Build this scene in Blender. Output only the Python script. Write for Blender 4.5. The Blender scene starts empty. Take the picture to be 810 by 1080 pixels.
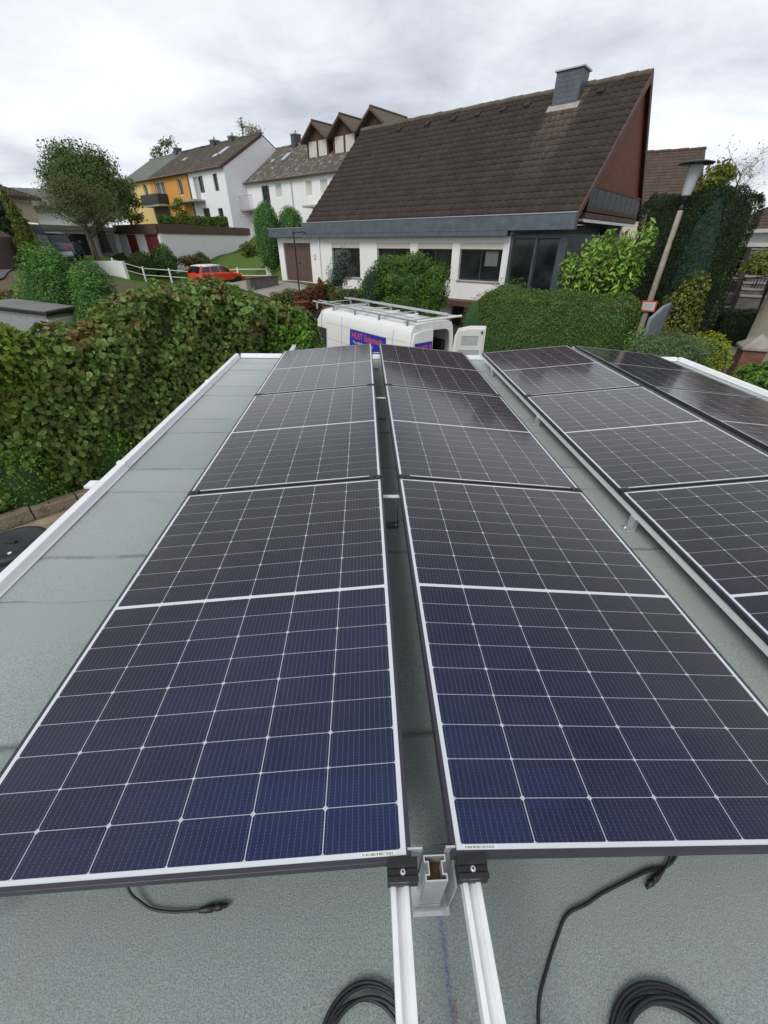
import bpy, bmesh, math, random
import numpy as np
from mathutils import Matrix, Vector
random.seed(7); rng = np.random.default_rng(11)
sc = bpy.context.scene
col = sc.collection
PI = math.pi
R = math.radians

# ------------------------------------------------------------------ camera
def cam_rows(p, y, r):
    cy, sy = math.cos(y), math.sin(y)
    F = Vector((sy*math.cos(p), cy*math.cos(p), -math.sin(p)))
    r0 = Vector((cy, -sy, 0)); d0 = F.cross(r0)
    cr, sr = math.cos(r), math.sin(r)
    return Matrix((cr*r0+sr*d0, -sr*r0+cr*d0, F))
CAM = Vector((-.14224, -.28637, 4.02585))
MT = cam_rows(R(34.0), R(3.2), 0)
MR = cam_rows(R(34.77), R(3.2), R(-1.28))
# the garage roof drains: its frame is tilted by a degree or so against the level ground
T_ROOF = Matrix.Translation(CAM) @ (MT.transposed() @ MR).to_4x4() @ Matrix.Translation(-CAM)
FPX = 420.8
def ray(px, py):
    return MT.transposed() @ Vector(((px-405)/FPX, (py-540)/FPX, 1))
def atd(px, py, D):
    d = ray(px, py); t = D/math.hypot(d.x, d.y); return CAM + d*t
cd = bpy.data.cameras.new('camera'); cam = bpy.data.objects.new('camera', cd); col.objects.link(cam)
cd.sensor_fit = 'HORIZONTAL'; cd.sensor_width = 36; cd.lens = 36*FPX/810
cd.clip_start = .05; cd.clip_end = 2000
mm = Matrix((MT[0], -MT[1], -MT[2])).transposed().to_4x4(); mm.translation = CAM
cam.matrix_world = mm
sc.camera = cam

# ------------------------------------------------------------------ materials
class NT:
    def __init__(s, name):
        s.m = bpy.data.materials.new(name); s.m.use_nodes = True
        s.t = s.m.node_tree; s.n = s.t.nodes; s.l = s.t.links
        s.b = s.n['Principled BSDF']; s.out = s.n['Material Output']
    def new(s, k, **kw):
        n = s.n.new(k)
        for a, v in kw.items(): setattr(n, a, v)
        return n
    def put(s, sock, v):
        if isinstance(v, bpy.types.NodeSocket): s.l.new(v, sock)
        else:
            try: sock.default_value = v
            except Exception: sock.default_value = (*v, 1)
    def M(s, op, a, b=0., c=0.):
        n = s.new('ShaderNodeMath', operation=op)
        s.put(n.inputs[0], a); s.put(n.inputs[1], b); s.put(n.inputs[2], c)
        return n.outputs[0]
    def mix(s, f, a, b, mode='MIX'):
        n = s.new('ShaderNodeMix', data_type='RGBA', blend_type=mode)
        s.put(n.inputs[0], f); s.put(n.inputs[6], a if isinstance(a, bpy.types.NodeSocket) else (*a, 1)); s.put(n.inputs[7], b if isinstance(b, bpy.types.NodeSocket) else (*b, 1))
        return n.outputs[2]
    def noise(s, scale, detail=4, rough=.55, vec=None, stretch=None):
        n = s.new('ShaderNodeTexNoise'); n.inputs['Scale'].default_value = scale
        n.inputs['Detail'].default_value = detail; n.inputs['Roughness'].default_value = rough
        v = vec or s.obj()
        if stretch:
            mp = s.new('ShaderNodeMapping'); mp.inputs['Scale'].default_value = stretch
            s.l.new(v, mp.inputs[0]); v = mp.outputs[0]
        s.l.new(v, n.inputs['Vector']); return n.outputs[0]
    def obj(s):
        if not hasattr(s, '_o'): s._o = s.new('ShaderNodeTexCoord').outputs['Object']
        return s._o
    def pos(s):
        return s.new('ShaderNodeNewGeometry').outputs['Position']
    def island(s):
        return s.new('ShaderNodeNewGeometry').outputs['Random Per Island']
    def xyz(s, v=None):
        n = s.new('ShaderNodeSeparateXYZ'); s.l.new(v or s.obj(), n.inputs[0]); return n.outputs
    def ramp(s, f, stops, mode='LINEAR'):
        n = s.new('ShaderNodeValToRGB'); s.put(n.inputs[0], f); cr = n.color_ramp; cr.interpolation = mode
        while len(cr.elements) < len(stops): cr.elements.new(.5)
        for e, (p, c) in zip(cr.elements, stops):
            e.position = p; e.color = (*c, 1) if not isinstance(c, float) else (c, c, c, 1)
        return n.outputs[0]
    def rng(s, v, a, b, c, d):
        n = s.new('ShaderNodeMapRange'); s.put(n.inputs[0], v)
        for i, x in enumerate((a, b, c, d)): n.inputs[i+1].default_value = x
        return n.outputs[0]
    def bump(s, h, dist=.01, st=1.):
        n = s.new('ShaderNodeBump'); n.inputs['Strength'].default_value = st
        n.inputs['Distance'].default_value = dist; s.l.new(h, n.inputs['Height']); s.l.new(n.outputs[0], s.b.inputs['Normal'])
    def set(s, color=None, rough=None, metal=None, spec=None, coat=None):
        if color is not None: s.put(s.b.inputs['Base Color'], color if isinstance(color, bpy.types.NodeSocket) else (*color, 1))
        if rough is not None: s.put(s.b.inputs['Roughness'], rough)
        if metal is not None: s.put(s.b.inputs['Metallic'], metal)
        if spec is not None: s.put(s.b.inputs['Specular IOR Level'], spec)
        if coat is not None: s.put(s.b.inputs['Coat Weight'], coat); s.b.inputs['Coat Roughness'].default_value = .08
        return s
MAT = {}
def plain(name, c, rough=.6, metal=0., var=.18, scale=6., spec=.5, bump=0., bscale=80., coat=None):
    k = NT(name)
    n = k.noise(scale, 5, .6)
    f = k.rng(n, .3, .7, 0, 1)
    lo = tuple(x*(1-var) for x in c); hi = tuple(min(1, x*(1+var)) for x in c)
    k.set(k.mix(f, lo, hi), k.rng(k.noise(scale*2.3, 3), .3, .7, max(.02, rough-.06), min(1, rough+.06)), metal, spec, coat)
    if bump: k.bump(k.noise(bscale, 3), bump)
    MAT[name] = k.m; return k.m

def render_mat(name, c, dirt=(.35, .33, .28)):
    # painted render with rain streaks and grime
    k = NT(name)
    n = k.noise(.7, 6, .65); st = k.noise(.9, 5, .6, stretch=(2, 2, .5))
    f = k.M('MULTIPLY', k.rng(st, .5, .85, 0, 1), .10)
    base = k.mix(k.rng(n, .3, .7, 0, 1), tuple(x*.93 for x in c), c)
    k.set(k.mix(f, base, dirt), .85, 0, .3); k.bump(k.noise(60, 3), .004)
    MAT[name] = k.m; return k.m

plain('black_frame', (.034, .031, .045), .42, .0, .2, 4)
plain('black_plastic', (.012, .012, .013), .45, 0, .3, 20)
plain('cable_black', (.013, .014, .016), .5, 0, .3, 12)
plain('aluminium', (.66, .67, .68), .42, .7, .06, 18)
plain('rail_aluminium', (.86, .87, .87), .4, .3, .05, 9)
plain('galvanised', (.5, .52, .54), .45, .7, .15, 22)
plain('bolt_steel', (.75, .75, .74), .3, .9, .1, 40)
plain('trim_white', (.80, .81, .82), .45, 0, .06, 3)
plain('sticker', (.75, .75, .73), .5, 0, .03)
plain('ink', (.05, .05, .05), .6, 0, .03)
def chalk(name, c):
    k = NT(name); k.set(c, .95, 0, .1); a = k.rng(k.noise(140, 4, .8), .42, .62, 0, .75)
    k.put(k.b.inputs['Alpha'], a); MAT[name] = k.m
chalk('chalk_blue', (.07, .13, .34)); chalk('chalk_red', (.36, .08, .11))
plain('reflected_plywood', (.16, .09, .035), .8, 0, .45, 25)
render_mat('white_render', (.8, .8, .79))
render_mat('white_render_far', (.84, .84, .86))
render_mat('orange_render', (.60, .30, .075))
render_mat('yellow_render', (.70, .52, .22))
render_mat('cream_render', (.66, .60, .48))
render_mat('beige_render', (.62, .53, .42))
plain('slate_fascia', (.085, .105, .13), .5, 0, .25, 3)
plain('slate_dark', (.05, .062, .075), .5, 0, .3, 5)
plain('brown_wood', (.085, .042, .025), .75, 0, .35, 5)
plain('red_wood', (.15, .032, .010), .7, 0, .3, 6)
plain('brown_metal', (.115, .072, .06), .5, 0, .1, 3)
plain('brown_fascia', (.10, .055, .04), .7, 0, .2, 2)
plain('red_door', (.17, .025, .025), .6, 0, .15, 4)
plain('white_plastic', (.78, .78, .76), .4, 0, .04)
plain('shutter', (.58, .56, .5), .55, 0, .06)
plain('grey_door', (.38, .40, .40), .5, 0, .08)
plain('concrete', (.34, .32, .29), .9, 0, .25, 4, bump=.01, bscale=40)
plain('dark_concrete', (.13, .125, .12), .9, 0, .3, 4)
plain('anthracite', (.03, .032, .036), .5, 0, .2)
plain('dark_metal', (.025, .026, .028), .45, .3, .2)
plain('red_paint', (.72, .045, .014), .25, 0, .03, coat=.8)
def van_white():
    k = NT('white_paint'); n = k.noise(1.3, 6, .7); s = k.noise(2.2, 5, .7, stretch=(2.5, 2.5, .4))
    c = k.mix(k.M('MULTIPLY', k.rng(s, .45, .75, 0, 1), .22), (.80, .81, .80), (.50, .48, .43))
    c = k.mix(k.M('MULTIPLY', k.rng(n, .5, .8, 0, 1), .15), c, (.6, .58, .54)); k.set(c, k.rng(n, .3, .7, .25, .5), 0, .5, .4); MAT['white_paint'] = k.m
van_white()
plain('silver_paint', (.45, .47, .49), .3, .4, .05, coat=.6)
plain('green_paint', (.03, .08, .07), .3, 0, .1, coat=.6)
plain('tyre', (.018, .018, .018), .8)
plain('rim', (.35, .35, .36), .35, .8)
plain('light_red', (.5, .02, .02), .2)
plain('light_clear', (.75, .76, .78), .1)
plain('sign_blue', (.02, .035, .36), .4, 0, .06)
plain('sign_red', (.75, .10, .05), .4, 0, .04)
plain('sign_white', (.8, .8, .8), .4, 0, .04)
plain('bark', (.09, .068, .05), .95, 0, .4, 9, bump=.02, bscale=30)
plain('bark_dark', (.045, .038, .03), .95, 0, .4, 9)
plain('lamp_pole', (.42, .37, .30), .85, 0, .2, 5)
plain('grey_tarp', (.20, .23, .27), .6, 0, .2, 3)
plain('asphalt', (.085, .087, .09), .9, 0, .25, 1.3, bump=.006, bscale=120)
plain('paving', (.27, .25, .22), .9, 0, .25, 2.2)
plain('stone', (.30, .24, .17), .9, 0, .35, 5, bump=.02, bscale=30)
plain('fence_white', (.8, .8, .8), .5, 0, .06)
plain('barrel', (.03, .036, .036), .5, 0, .25, 8)
plain('barrel_side', (.06, .06, .085), .5, 0, .25, 8)
plain('interior_dark', (.02, .018, .016), .8)
plain('van_door_inner', (.62, .62, .60), .5, 0, .05)

def glass_mat(name, c, rough=.06, var=.5):
    k = NT(name); n = k.noise(1.1, 2)
    k.set(k.mix(k.rng(n, .35, .65, 0, 1), tuple(x*(1-var) for x in c), tuple(x*(1+var) for x in c)), rough, 0, .6)
    MAT[name] = k.m
glass_mat('window_glass', (.014, .016, .018))
glass_mat('lamp_glass', (.4, .43, .45), .12, .1)
glass_mat('car_glass', (.02, .025, .028))
def mk_curtain():
    k = NT('curtain'); x = k.xyz()
    w = k.M('SINE', k.M('MULTIPLY', x[0], 60.))
    k.set(k.mix(k.rng(w, -1, 1, 0, 1), (.10, .10, .098), (.17, .17, .165)), .7); MAT['curtain'] = k.m
mk_curtain()

def tile_mat(name, c, cw=.30, ch=.33, moss=.25, stain=None, pale=0.):
    # concrete tiles: local x runs along the eave, z with the slope; geometry carries the shape
    k = NT(name); X = k.xyz()
    fx = k.M('FLOOR', k.M('DIVIDE', X[0], cw)); fz = k.M('FLOOR', k.M('DIVIDE', X[2], ch*.68))
    cmb = k.new('ShaderNodeCombineXYZ'); k.l.new(fx, cmb.inputs[0]); k.l.new(fz, cmb.inputs[1])
    wn = k.new('ShaderNodeTexWhiteNoise'); k.l.new(cmb.outputs[0], wn.inputs[0])
    base = k.mix(wn.outputs[0], tuple(v*.88 for v in c), tuple(v*1.12 for v in c))
    n1 = k.noise(1.2, 6, .7)
    base = k.mix(k.M('MULTIPLY', k.rng(n1, .45, .8, 0, 1), .22), base, (.13, .11, .085))
    n2 = k.noise(7, 5, .7)
    base = k.mix(k.M('MULTIPLY', k.rng(n2, .62, .72, 0, 1), moss), base, (.06, .07, .03))
    if pale:
        n3 = k.noise(1.9, 6, .85)
        base = k.mix(k.M('MULTIPLY', k.rng(n3, .54, .60, 0, 1), pale), base, (.38, .37, .33))
    if stain:
        x0, x1, z0, z1 = stain
        # the washed-out stripe below the chimney
        zz = k.rng(X[2], z0, z1, 1, 0)
        w = k.M('MULTIPLY', k.M('GREATER_THAN', X[0], x0), k.M('LESS_THAN', X[0], x1))
        w = k.M('MULTIPLY', w, k.M('POWER', k.M('MAXIMUM', k.M('SUBTRACT', 1., zz), 0.), 1.4))
        w = k.M('MULTIPLY', w, k.rng(k.noise(9, 5, .75, stretch=(1.6, .3, .3)), .38, .62, 0, 1))
        base = k.mix(k.M('MULTIPLY', w, .5), base, (.25, .20, .14))
    k.set(base, .88, 0, .25); k.bump(k.noise(45, 3), .006)
    MAT[name] = k.m; return k.m
tile_mat('tiles_brown', (.044, .034, .030), stain=(-3.4, -2.1, 5.2, 9.0))
tile_mat('tiles_grey', (.17, .18, .17), moss=.5)
tile_mat('tiles_dark', (.085, .07, .06), moss=.5, pale=.25)
tile_mat('tiles_worn', (.11, .10, .085), moss=.5, pale=.9)
tile_mat('tiles_dormer', (.12, .10, .075), moss=.6)
tile_mat('tiles_redbrown', (.095, .068, .058), moss=.15)

def felt_mat():
    k = NT('roofing_felt'); o = k.obj(); X = k.xyz()
    fine = k.noise(300, 3, .8); mid = k.noise(70, 4, .75); big = k.noise(1.1, 6, .65)
    g = k.mix(k.rng(fine, .40, .60, 0, 1), (.115, .148, .139), (.40, .465, .45))
    g = k.mix(k.M('MULTIPLY', k.rng(mid, .35, .65, 0, 1), .5), g, (.25, .30, .288))
    g = k.mix(k.M('MULTIPLY', k.rng(big, .35, .75, 0, 1), .4), g, (.33, .355, .325))
    sp = k.noise(420, 0); g = k.mix(k.M('MULTIPLY', k.M('GREATER_THAN', sp, .74), .7), g, (.45, .48, .46))
    # dark seam bleed with ragged edge, local y runs across the sheets
    yy = k.M('ADD', X[1], k.M('MULTIPLY', k.M('SUBTRACT', k.noise(5, 4, .7), .5), .05))
    d = k.M('ABSOLUTE', k.M('SUBTRACT', k.M('FRACT', k.M('ADD', k.M('DIVIDE', k.M('SUBTRACT', yy, 1.09), .96), .5)), .5))
    near = k.rng(X[1], 1.4, 2.2, 1, .75)
    shn = k.new('ShaderNodeTexWhiteNoise', noise_dimensions='1D'); k.l.new(k.M('FLOOR', k.M('DIVIDE', k.M('SUBTRACT', yy, 1.09), .96)), shn.inputs['W'])
    g = k.mix(1., g, k.ramp(shn.outputs[0], [(0., (.90, .90, .90)), (1., (1.08, 1.08, 1.07))]), 'MULTIPLY')
    s = k.M('MULTIPLY', k.rng(d, .0, .020, 1, 0), k.rng(k.noise(4.3, 5, .75), .36, .5, .35, 1))
    s = k.M('MULTIPLY', s, near)
    g = k.mix(k.M('MULTIPLY', s, .85), g, (.03, .034, .032))
    st = k.rng(k.noise(2.3, 6, .75), .58, .76, 0, .5)
    g = k.mix(st, g, (.20, .18, .13))
    sc1 = k.noise(2.2, 6, .8, stretch=(3.2, .5, 1)); g = k.mix(k.rng(sc1, .66, .72, 0, .35), g, (.48, .50, .47))
    k.set(g, .93, 0, .35); k.bump(fine, .002, .8)
    k.b.inputs['Sheen Weight'].default_value = 1.0; k.b.inputs['Sheen Roughness'].default_value = .38
    MAT['roofing_felt'] = k.m
felt_mat()

def panel_mat(W, L):
    k = NT('solar_cells'); X = k.xyz()
    x, y = X[0], X[1]
    mx = .0225; pw = (W-2*mx)/6; cg = .014; my = .0215; ph = (L/2-my-cg/2)/9
    cx = k.M('DIVIDE', k.M('SUBTRACT', x, mx), pw)
    yc = k.M('SUBTRACT', k.M('ABSOLUTE', k.M('SUBTRACT', y, L/2)), cg/2)
    cy = k.M('DIVIDE', yc, ph)
    def dist(v, pitch):   # metres to the nearest integer line
        f = k.M('FRACT', v); return k.M('MULTIPLY', k.M('MINIMUM', f, k.M('SUBTRACT', 1., f)), pitch)
    dx = dist(cx, pw); dy = dist(cy, ph)
    line = k.M('MAXIMUM', k.M('LESS_THAN', dx, .0011), k.M('LESS_THAN', dy, .0007))
    rowi = k.M('ROUND', cy); odd = k.M('ABSOLUTE', k.M('SUBTRACT', k.M('MODULO', rowi, 2.), 0.))
    ds = k.M('ADD', .0055, k.M('MULTIPLY', k.M('SUBTRACT', 1., k.M('MINIMUM', odd, 1.)), .0018))
    dia = k.M('LESS_THAN', k.M('ADD', dx, dy), ds)
    out = k.M('MAXIMUM', k.M('LESS_THAN', yc, 0.), k.M('GREATER_THAN', cy, 9.))
    out = k.M('MAXIMUM', out, k.M('MAXIMUM', k.M('LESS_THAN', cx, 0.), k.M('GREATER_THAN', cx, 6.)))
    white = k.M('MINIMUM', k.M('MAXIMUM', k.M('MAXIMUM', line, dia), out), 1.)
    bb = k.M('ABSOLUTE', k.M('SUBTRACT', k.M('FRACT', k.M('MULTIPLY', k.M('FRACT', cx), 12.)), .5))
    bus = k.M('MULTIPLY', k.M('MULTIPLY', k.M('LESS_THAN', bb, .024), .6), k.rng(k.M('SINE', k.M('MULTIPLY', y, 900.)), -.2, .4, .25, 1.))
    cmb = k.new('ShaderNodeCombineXYZ'); k.l.new(k.M('FLOOR', cx), cmb.inputs[0]); k.l.new(k.M('FLOOR', k.M('DIVIDE', y, ph)), cmb.inputs[1])
    oi = k.new('ShaderNodeObjectInfo'); k.l.new(oi.outputs['Random'], cmb.inputs[2])
    wn = k.new('ShaderNodeTexWhiteNoise'); k.l.new(cmb.outputs[0], wn.inputs[0])
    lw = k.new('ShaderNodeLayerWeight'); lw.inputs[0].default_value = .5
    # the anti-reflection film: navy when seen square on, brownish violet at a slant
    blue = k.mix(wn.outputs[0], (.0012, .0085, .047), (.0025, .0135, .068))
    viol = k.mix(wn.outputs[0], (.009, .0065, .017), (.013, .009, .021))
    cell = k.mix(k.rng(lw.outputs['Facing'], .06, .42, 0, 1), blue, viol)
    cell = k.mix(k.rng(lw.outputs['Facing'], .38, .72, 0, 1), cell, (.034, .028, .036))  # grey at flat angles: reflected sheen painted into the cell colour
    cell = k.mix(bus, cell, (.30, .32, .36))
    wc = k.mix(k.M('MINIMUM', out, 1.), (.47, .49, .53), (.64, .66, .70))
    c = k.mix(white, cell, wc)
    dust = k.M('MULTIPLY', k.rng(k.noise(3.0, 7, .75), .35, .8, 0, 1), .035)
    c = k.mix(dust, c, (.35, .33, .30))
    k.set(c, k.rng(k.noise(6, 5, .7), .3, .7, .085, .15), 0, .5)
    k.b.inputs['IOR'].default_value = 1.5
    k.bump(k.noise(1.3, 1), .004, .35)
    MAT['solar_cells'] = k.m
PW, PL = 1.134, 1.722
panel_mat(PW, PL)

def leaf_mat(name, cols, patch=None, patch_scale=1.2,  rough=.5, trans=.25, lo=.52, hi=.68):
    k = NT(name); r = k.island()
    st = [(i/(max(1, len(cols)-1)), c) for i, c in enumerate(cols)]
    c = k.ramp(r, st)
    n = k.noise(2.2, 4, .6); c = k.mix(1., c, k.ramp(n, [(.3, (.55, .55, .55)), (.7, (1.25, 1.25, 1.25))]), 'MULTIPLY')
    if patch:
        c2 = k.ramp(k.M('FRACT', k.M('MULTIPLY', r, 7.13)), [(i/(max(1, len(patch)-1)), q) for i, q in enumerate(patch)])
        pf = k.rng(k.noise(patch_scale, 4, .7), lo, hi, 0, 1)
        if name == 'leaf_hedge': pf = k.M('MULTIPLY', pf, k.rng(k.xyz()[2], 1.3, 3.0, .12, 1.))
        c = k.mix(pf, c, c2)
    k.set(c, rough, 0, .35)
    tr = k.new('ShaderNodeBsdfTranslucent'); k.l.new(c, tr.inputs[0])
    mx = k.new('ShaderNodeMixShader'); mx.inputs[0].default_value = trans
    k.l.new(k.b.outputs[0], mx.inputs[1]); k.l.new(tr.outputs[0], mx.inputs[2]); k.l.new(mx.outputs[0], k.out.inputs[0])
    MAT[name] = k.m
leaf_mat('leaf_hedge', [(.08, .17, .03), (.13, .25, .045), (.19, .31, .07), (.29, .37, .11), (.11, .21, .035)],
         [(.26, .24, .06), (.28, .14, .06), (.18, .21, .05), (.32, .22, .10), (.20, .10, .04)], 1.5, .5, .28, .50, .62)
leaf_mat('leaf_bright', [(.08, .19, .015), (.13, .28, .025), (.19, .36, .04), (.09, .22, .02)])
leaf_mat('leaf_laurel', [(.12, .26, .03), (.20, .38, .05), (.30, .48, .09), (.15, .31, .04)], rough=.3)
leaf_mat('leaf_cypress', [(.07, .19, .04), (.12, .28, .055), (.18, .37, .07)], [(.16, .33, .07), (.24, .44, .08)], 2.)
leaf_mat('leaf_thuja_dark', [(.018, .042, .014), (.03, .06, .018), (.042, .072, .022)], [(.05, .08, .025), (.075, .095, .03)], .8)
leaf_mat('leaf_blue', [(.02, .062, .034), (.034, .09, .05), (.016, .05, .026)])
leaf_mat('leaf_spruce', [(.12, .18, .16), (.17, .24, .21), (.09, .14, .12)])
leaf_mat('leaf_juniper', [(.07, .15, .02), (.11, .22, .03), (.15, .28, .04), (.08, .17, .025)])
leaf_mat('leaf_box', [(.075, .15, .03), (.115, .20, .042), (.15, .25, .055)], [(.17, .23, .065), (.11, .17, .05)], 1.5)
leaf_mat('leaf_yellow', [(.30, .36, .02), (.42, .46, .03), (.22, .30, .02)])
leaf_mat('leaf_olive', [(.10, .14, .02), (.16, .20, .03), (.24, .24, .04), (.09, .14, .025)])
leaf_mat('leaf_ochre', [(.16, .12, .03), (.22, .17, .04), (.12, .11, .025), (.09, .11, .03)])
leaf_mat('leaf_red', [(.20, .04, .02), (.26, .09, .035), (.10, .08, .02), (.16, .05, .025)])
leaf_mat('leaf_tree', [(.07, .13, .035), (.105, .175, .05), (.15, .22, .065)])
leaf_mat('leaf_willow', [(.13, .15, .06), (.18, .19, .08), (.10, .14, .05)])
leaf_mat('leaf_pale', [(.35, .33, .24), (.42, .38, .24), (.28, .28, .18)])
leaf_mat('leaf_sage', [(.14, .21, .09), (.20, .27, .12), (.11, .18, .07)])
leaf_mat('leaf_yellow_green', [(.16, .27, .035), (.24, .36, .05), (.32, .43, .08)])
leaf_mat('leaf_grass', [(.07, .15, .02), (.10, .20, .03)])
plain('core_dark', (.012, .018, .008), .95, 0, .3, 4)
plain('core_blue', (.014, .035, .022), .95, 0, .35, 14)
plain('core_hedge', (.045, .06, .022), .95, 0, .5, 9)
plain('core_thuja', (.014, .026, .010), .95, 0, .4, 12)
plain('lid_grey', (.17, .17, .16), .8, 0, .2, 2)
plain('blue_grey_paint', (.06, .075, .10), .35, 0, .05, coat=.5)
plain('core_green', (.03, .075, .02), .95, 0, .35, 14)

def ground_mat():
    k = NT('ground_soil_grass'); P = k.pos()
    n = k.noise(.5, 6, .65, P); f = k.noise(9, 5, .7, P)
    g = k.mix(k.rng(f, .3, .7, 0, 1), (.05, .11, .02), (.11, .18, .035))
    s = k.mix(k.rng(f, .3, .7, 0, 1), (.07, .05, .035), (.17, .13, .09))
    X = k.xyz(P)
    far = k.rng(X[1], 24, 30, 0, 1)
    w = k.M('MAXIMUM', far, k.rng(n, .5, .6, 0, 1))
    k.set(k.mix(w, s, g), .95, 0, .2); k.bump(f, .05)
    MAT['ground_soil_grass'] = k.m
ground_mat()

# ------------------------------------------------------------------ object helpers
def tag(o, label=None, cat=None, group=None, kind=None):
    if label: o['label'] = label
    if cat: o['category'] = cat
    if group: o['group'] = group
    if kind: o['kind'] = kind
    return o
def empty(name, loc=(0, 0, 0), rz=0., label=None, cat=None, group=None):
    o = bpy.data.objects.new(name, None); col.objects.link(o)
    o.location = loc; o.rotation_euler = (0, 0, rz); o.empty_display_size = .2
    return tag(o, label, cat, group)
class MB:
    def __init__(s): s.v = []; s.f = []; s.mi = []; s.sm = []
    def add(s, vs, fs, mi=0, smooth=False):
        b = len(s.v); s.v += [tuple(v) for v in vs]
        for f in fs: s.f.append([b+i for i in f]); s.mi.append(mi); s.sm.append(smooth)
        return s
    def box(s, x0, x1, y0, y1, z0, z1, mi=0, bev=0.):
        if bev > 0:
            bm = bmesh.new(); bmesh.ops.create_cube(bm, size=1)
            for v in bm.verts: v.co = Vector(((x0+x1)/2+v.co.x*(x1-x0), (y0+y1)/2+v.co.y*(y1-y0), (z0+z1)/2+v.co.z*(z1-z0)))
            bmesh.ops.bevel(bm, geom=bm.edges[:], offset=bev, segments=2, affect='EDGES', profile=.6)
            bm.verts.index_update()
            s.add([v.co for v in bm.verts], [[v.index for v in f.verts] for f in bm.faces], mi); bm.free(); return s
        v = [(x, y, z) for z in (z0, z1) for y in (y0, y1) for x in (x0, x1)]
        return s.add(v, [(0, 2, 3, 1), (4, 5, 7, 6), (0, 1, 5, 4), (2, 6, 7, 3), (0, 4, 6, 2), (1, 3, 7, 5)], mi)
    def obox(s, c, ax, ay, az, mi=0):   # centre and three half axes
        c, ax, ay, az = map(Vector, (c, ax, ay, az))
        v = [c+sx*ax+sy*ay+sz*az for sz in (-1, 1) for sy in (-1, 1) for sx in (-1, 1)]
        return s.add(v, [(0, 2, 3, 1), (4, 5, 7, 6), (0, 1, 5, 4), (2, 6, 7, 3), (0, 4, 6, 2), (1, 3, 7, 5)], mi)
    def prism(s, poly, axis, a0, a1, mi=0, smooth=False):
        # poly: 2D outline in the two other axes (order x,y,z with axis removed)
        def P(q, a):
            q = list(q); q.insert(axis, a); return tuple(q)
        n = len(poly); v = [P(q, a0) for q in poly]+[P(q, a1) for q in poly]
        f = [tuple(range(n))[::-1], tuple(range(n, 2*n))]
        s.add(v, f, mi, False)
        b = len(s.v)-2*n
        for i in range(n):
            j = (i+1) % n; s.f.append([b+i, b+j, b+n+j, b+n+i]); s.mi.append(mi); s.sm.append(smooth)
        return s
    def tube(s, pts, r, seg=8, mi=0, cap=True, smooth=True):
        pts = [Vector(p) for p in pts]; n = len(pts)
        rs = r if isinstance(r, (list, tuple)) else [r]*n
        vs = []; up = Vector((0, 0, 1)); prev = None
        for i, p in enumerate(pts):
            d = (pts[min(i+1, n-1)]-pts[max(i-1, 0)]).normalized()
            if prev is None:
                a = d.cross(up)
                if a.length < .05: a = d.cross(Vector((1, 0, 0)))
                a.normalize()
            else:
                a = (prev - d*prev.dot(d)).normalized()
            prev = a; b = d.cross(a)
            for k in range(seg):
                t = 2*PI*k/seg; vs.append(p+rs[i]*(math.cos(t)*a+math.sin(t)*b))
        fs = [[i*seg+k, i*seg+(k+1) % seg, (i+1)*seg+(k+1) % seg, (i+1)*seg+k] for i in range(n-1) for k in range(seg)]
        s.add(vs, fs, mi, smooth)
        if cap: s.add(vs[:seg], [list(range(seg))[::-1]], mi); s.add(vs[-seg:], [list(range(seg))], mi)
        return s
    def lathe(s, prof, c=(0, 0, 0), seg=24, mi=0):
        vs = []; n = len(prof)
        for r, z in prof:
            for k in range(seg):
                t = 2*PI*k/seg; vs.append((c[0]+r*math.cos(t), c[1]+r*math.sin(t), c[2]+z))
        fs = [[i*seg+k, i*seg+(k+1) % seg, (i+1)*seg+(k+1) % seg, (i+1)*seg+k] for i in range(n-1) for k in range(seg)]
        s.add(vs, fs, mi, True)
        s.add(vs[:seg], [list(range(seg))[::-1]], mi); s.add(vs[-seg:], [list(range(seg))], mi)
        return s
    def build(s, name, mats, parent=None, bevel=0.):
        me = bpy.data.meshes.new(name); me.from_pydata(s.v, [], s.f); me.update()
        if isinstance(mats, str): mats = [mats]
        for m in mats: me.materials.append(MAT[m])
        me.polygons.foreach_set('material_index', s.mi); me.polygons.foreach_set('use_smooth', s.sm)
        bm = bmesh.new(); bm.from_mesh(me); bmesh.ops.recalc_face_normals(bm, faces=bm.faces[:]); bm.to_mesh(me); bm.free()
        o = bpy.data.objects.new(name, me); col.objects.link(o)
        if parent: o.parent = parent
        if bevel:
            b = o.modifiers.new('bevel', 'BEVEL'); b.width = bevel; b.segments = 2; b.limit_method = 'ANGLE'
        return o
def copy_tree(o, parent=None):
    c = o.copy(); col.objects.link(c)
    if parent: c.parent = parent
    for ch in [q for q in bpy.data.objects if q.parent == o]: copy_tree(ch, c)
    return c
def recenter(o):   # put the origin of a one-mesh thing at its base
    me = o.data; n = len(me.vertices); a = np.empty(n*3); me.vertices.foreach_get('co', a); a = a.reshape(-1, 3)
    c = np.array([(a[:, 0].min()+a[:, 0].max())/2, (a[:, 1].min()+a[:, 1].max())/2, a[:, 2].min()])
    a -= c; me.vertices.foreach_set('co', a.ravel()); me.update(); o.location = Vector(c)+o.location; return o

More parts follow.
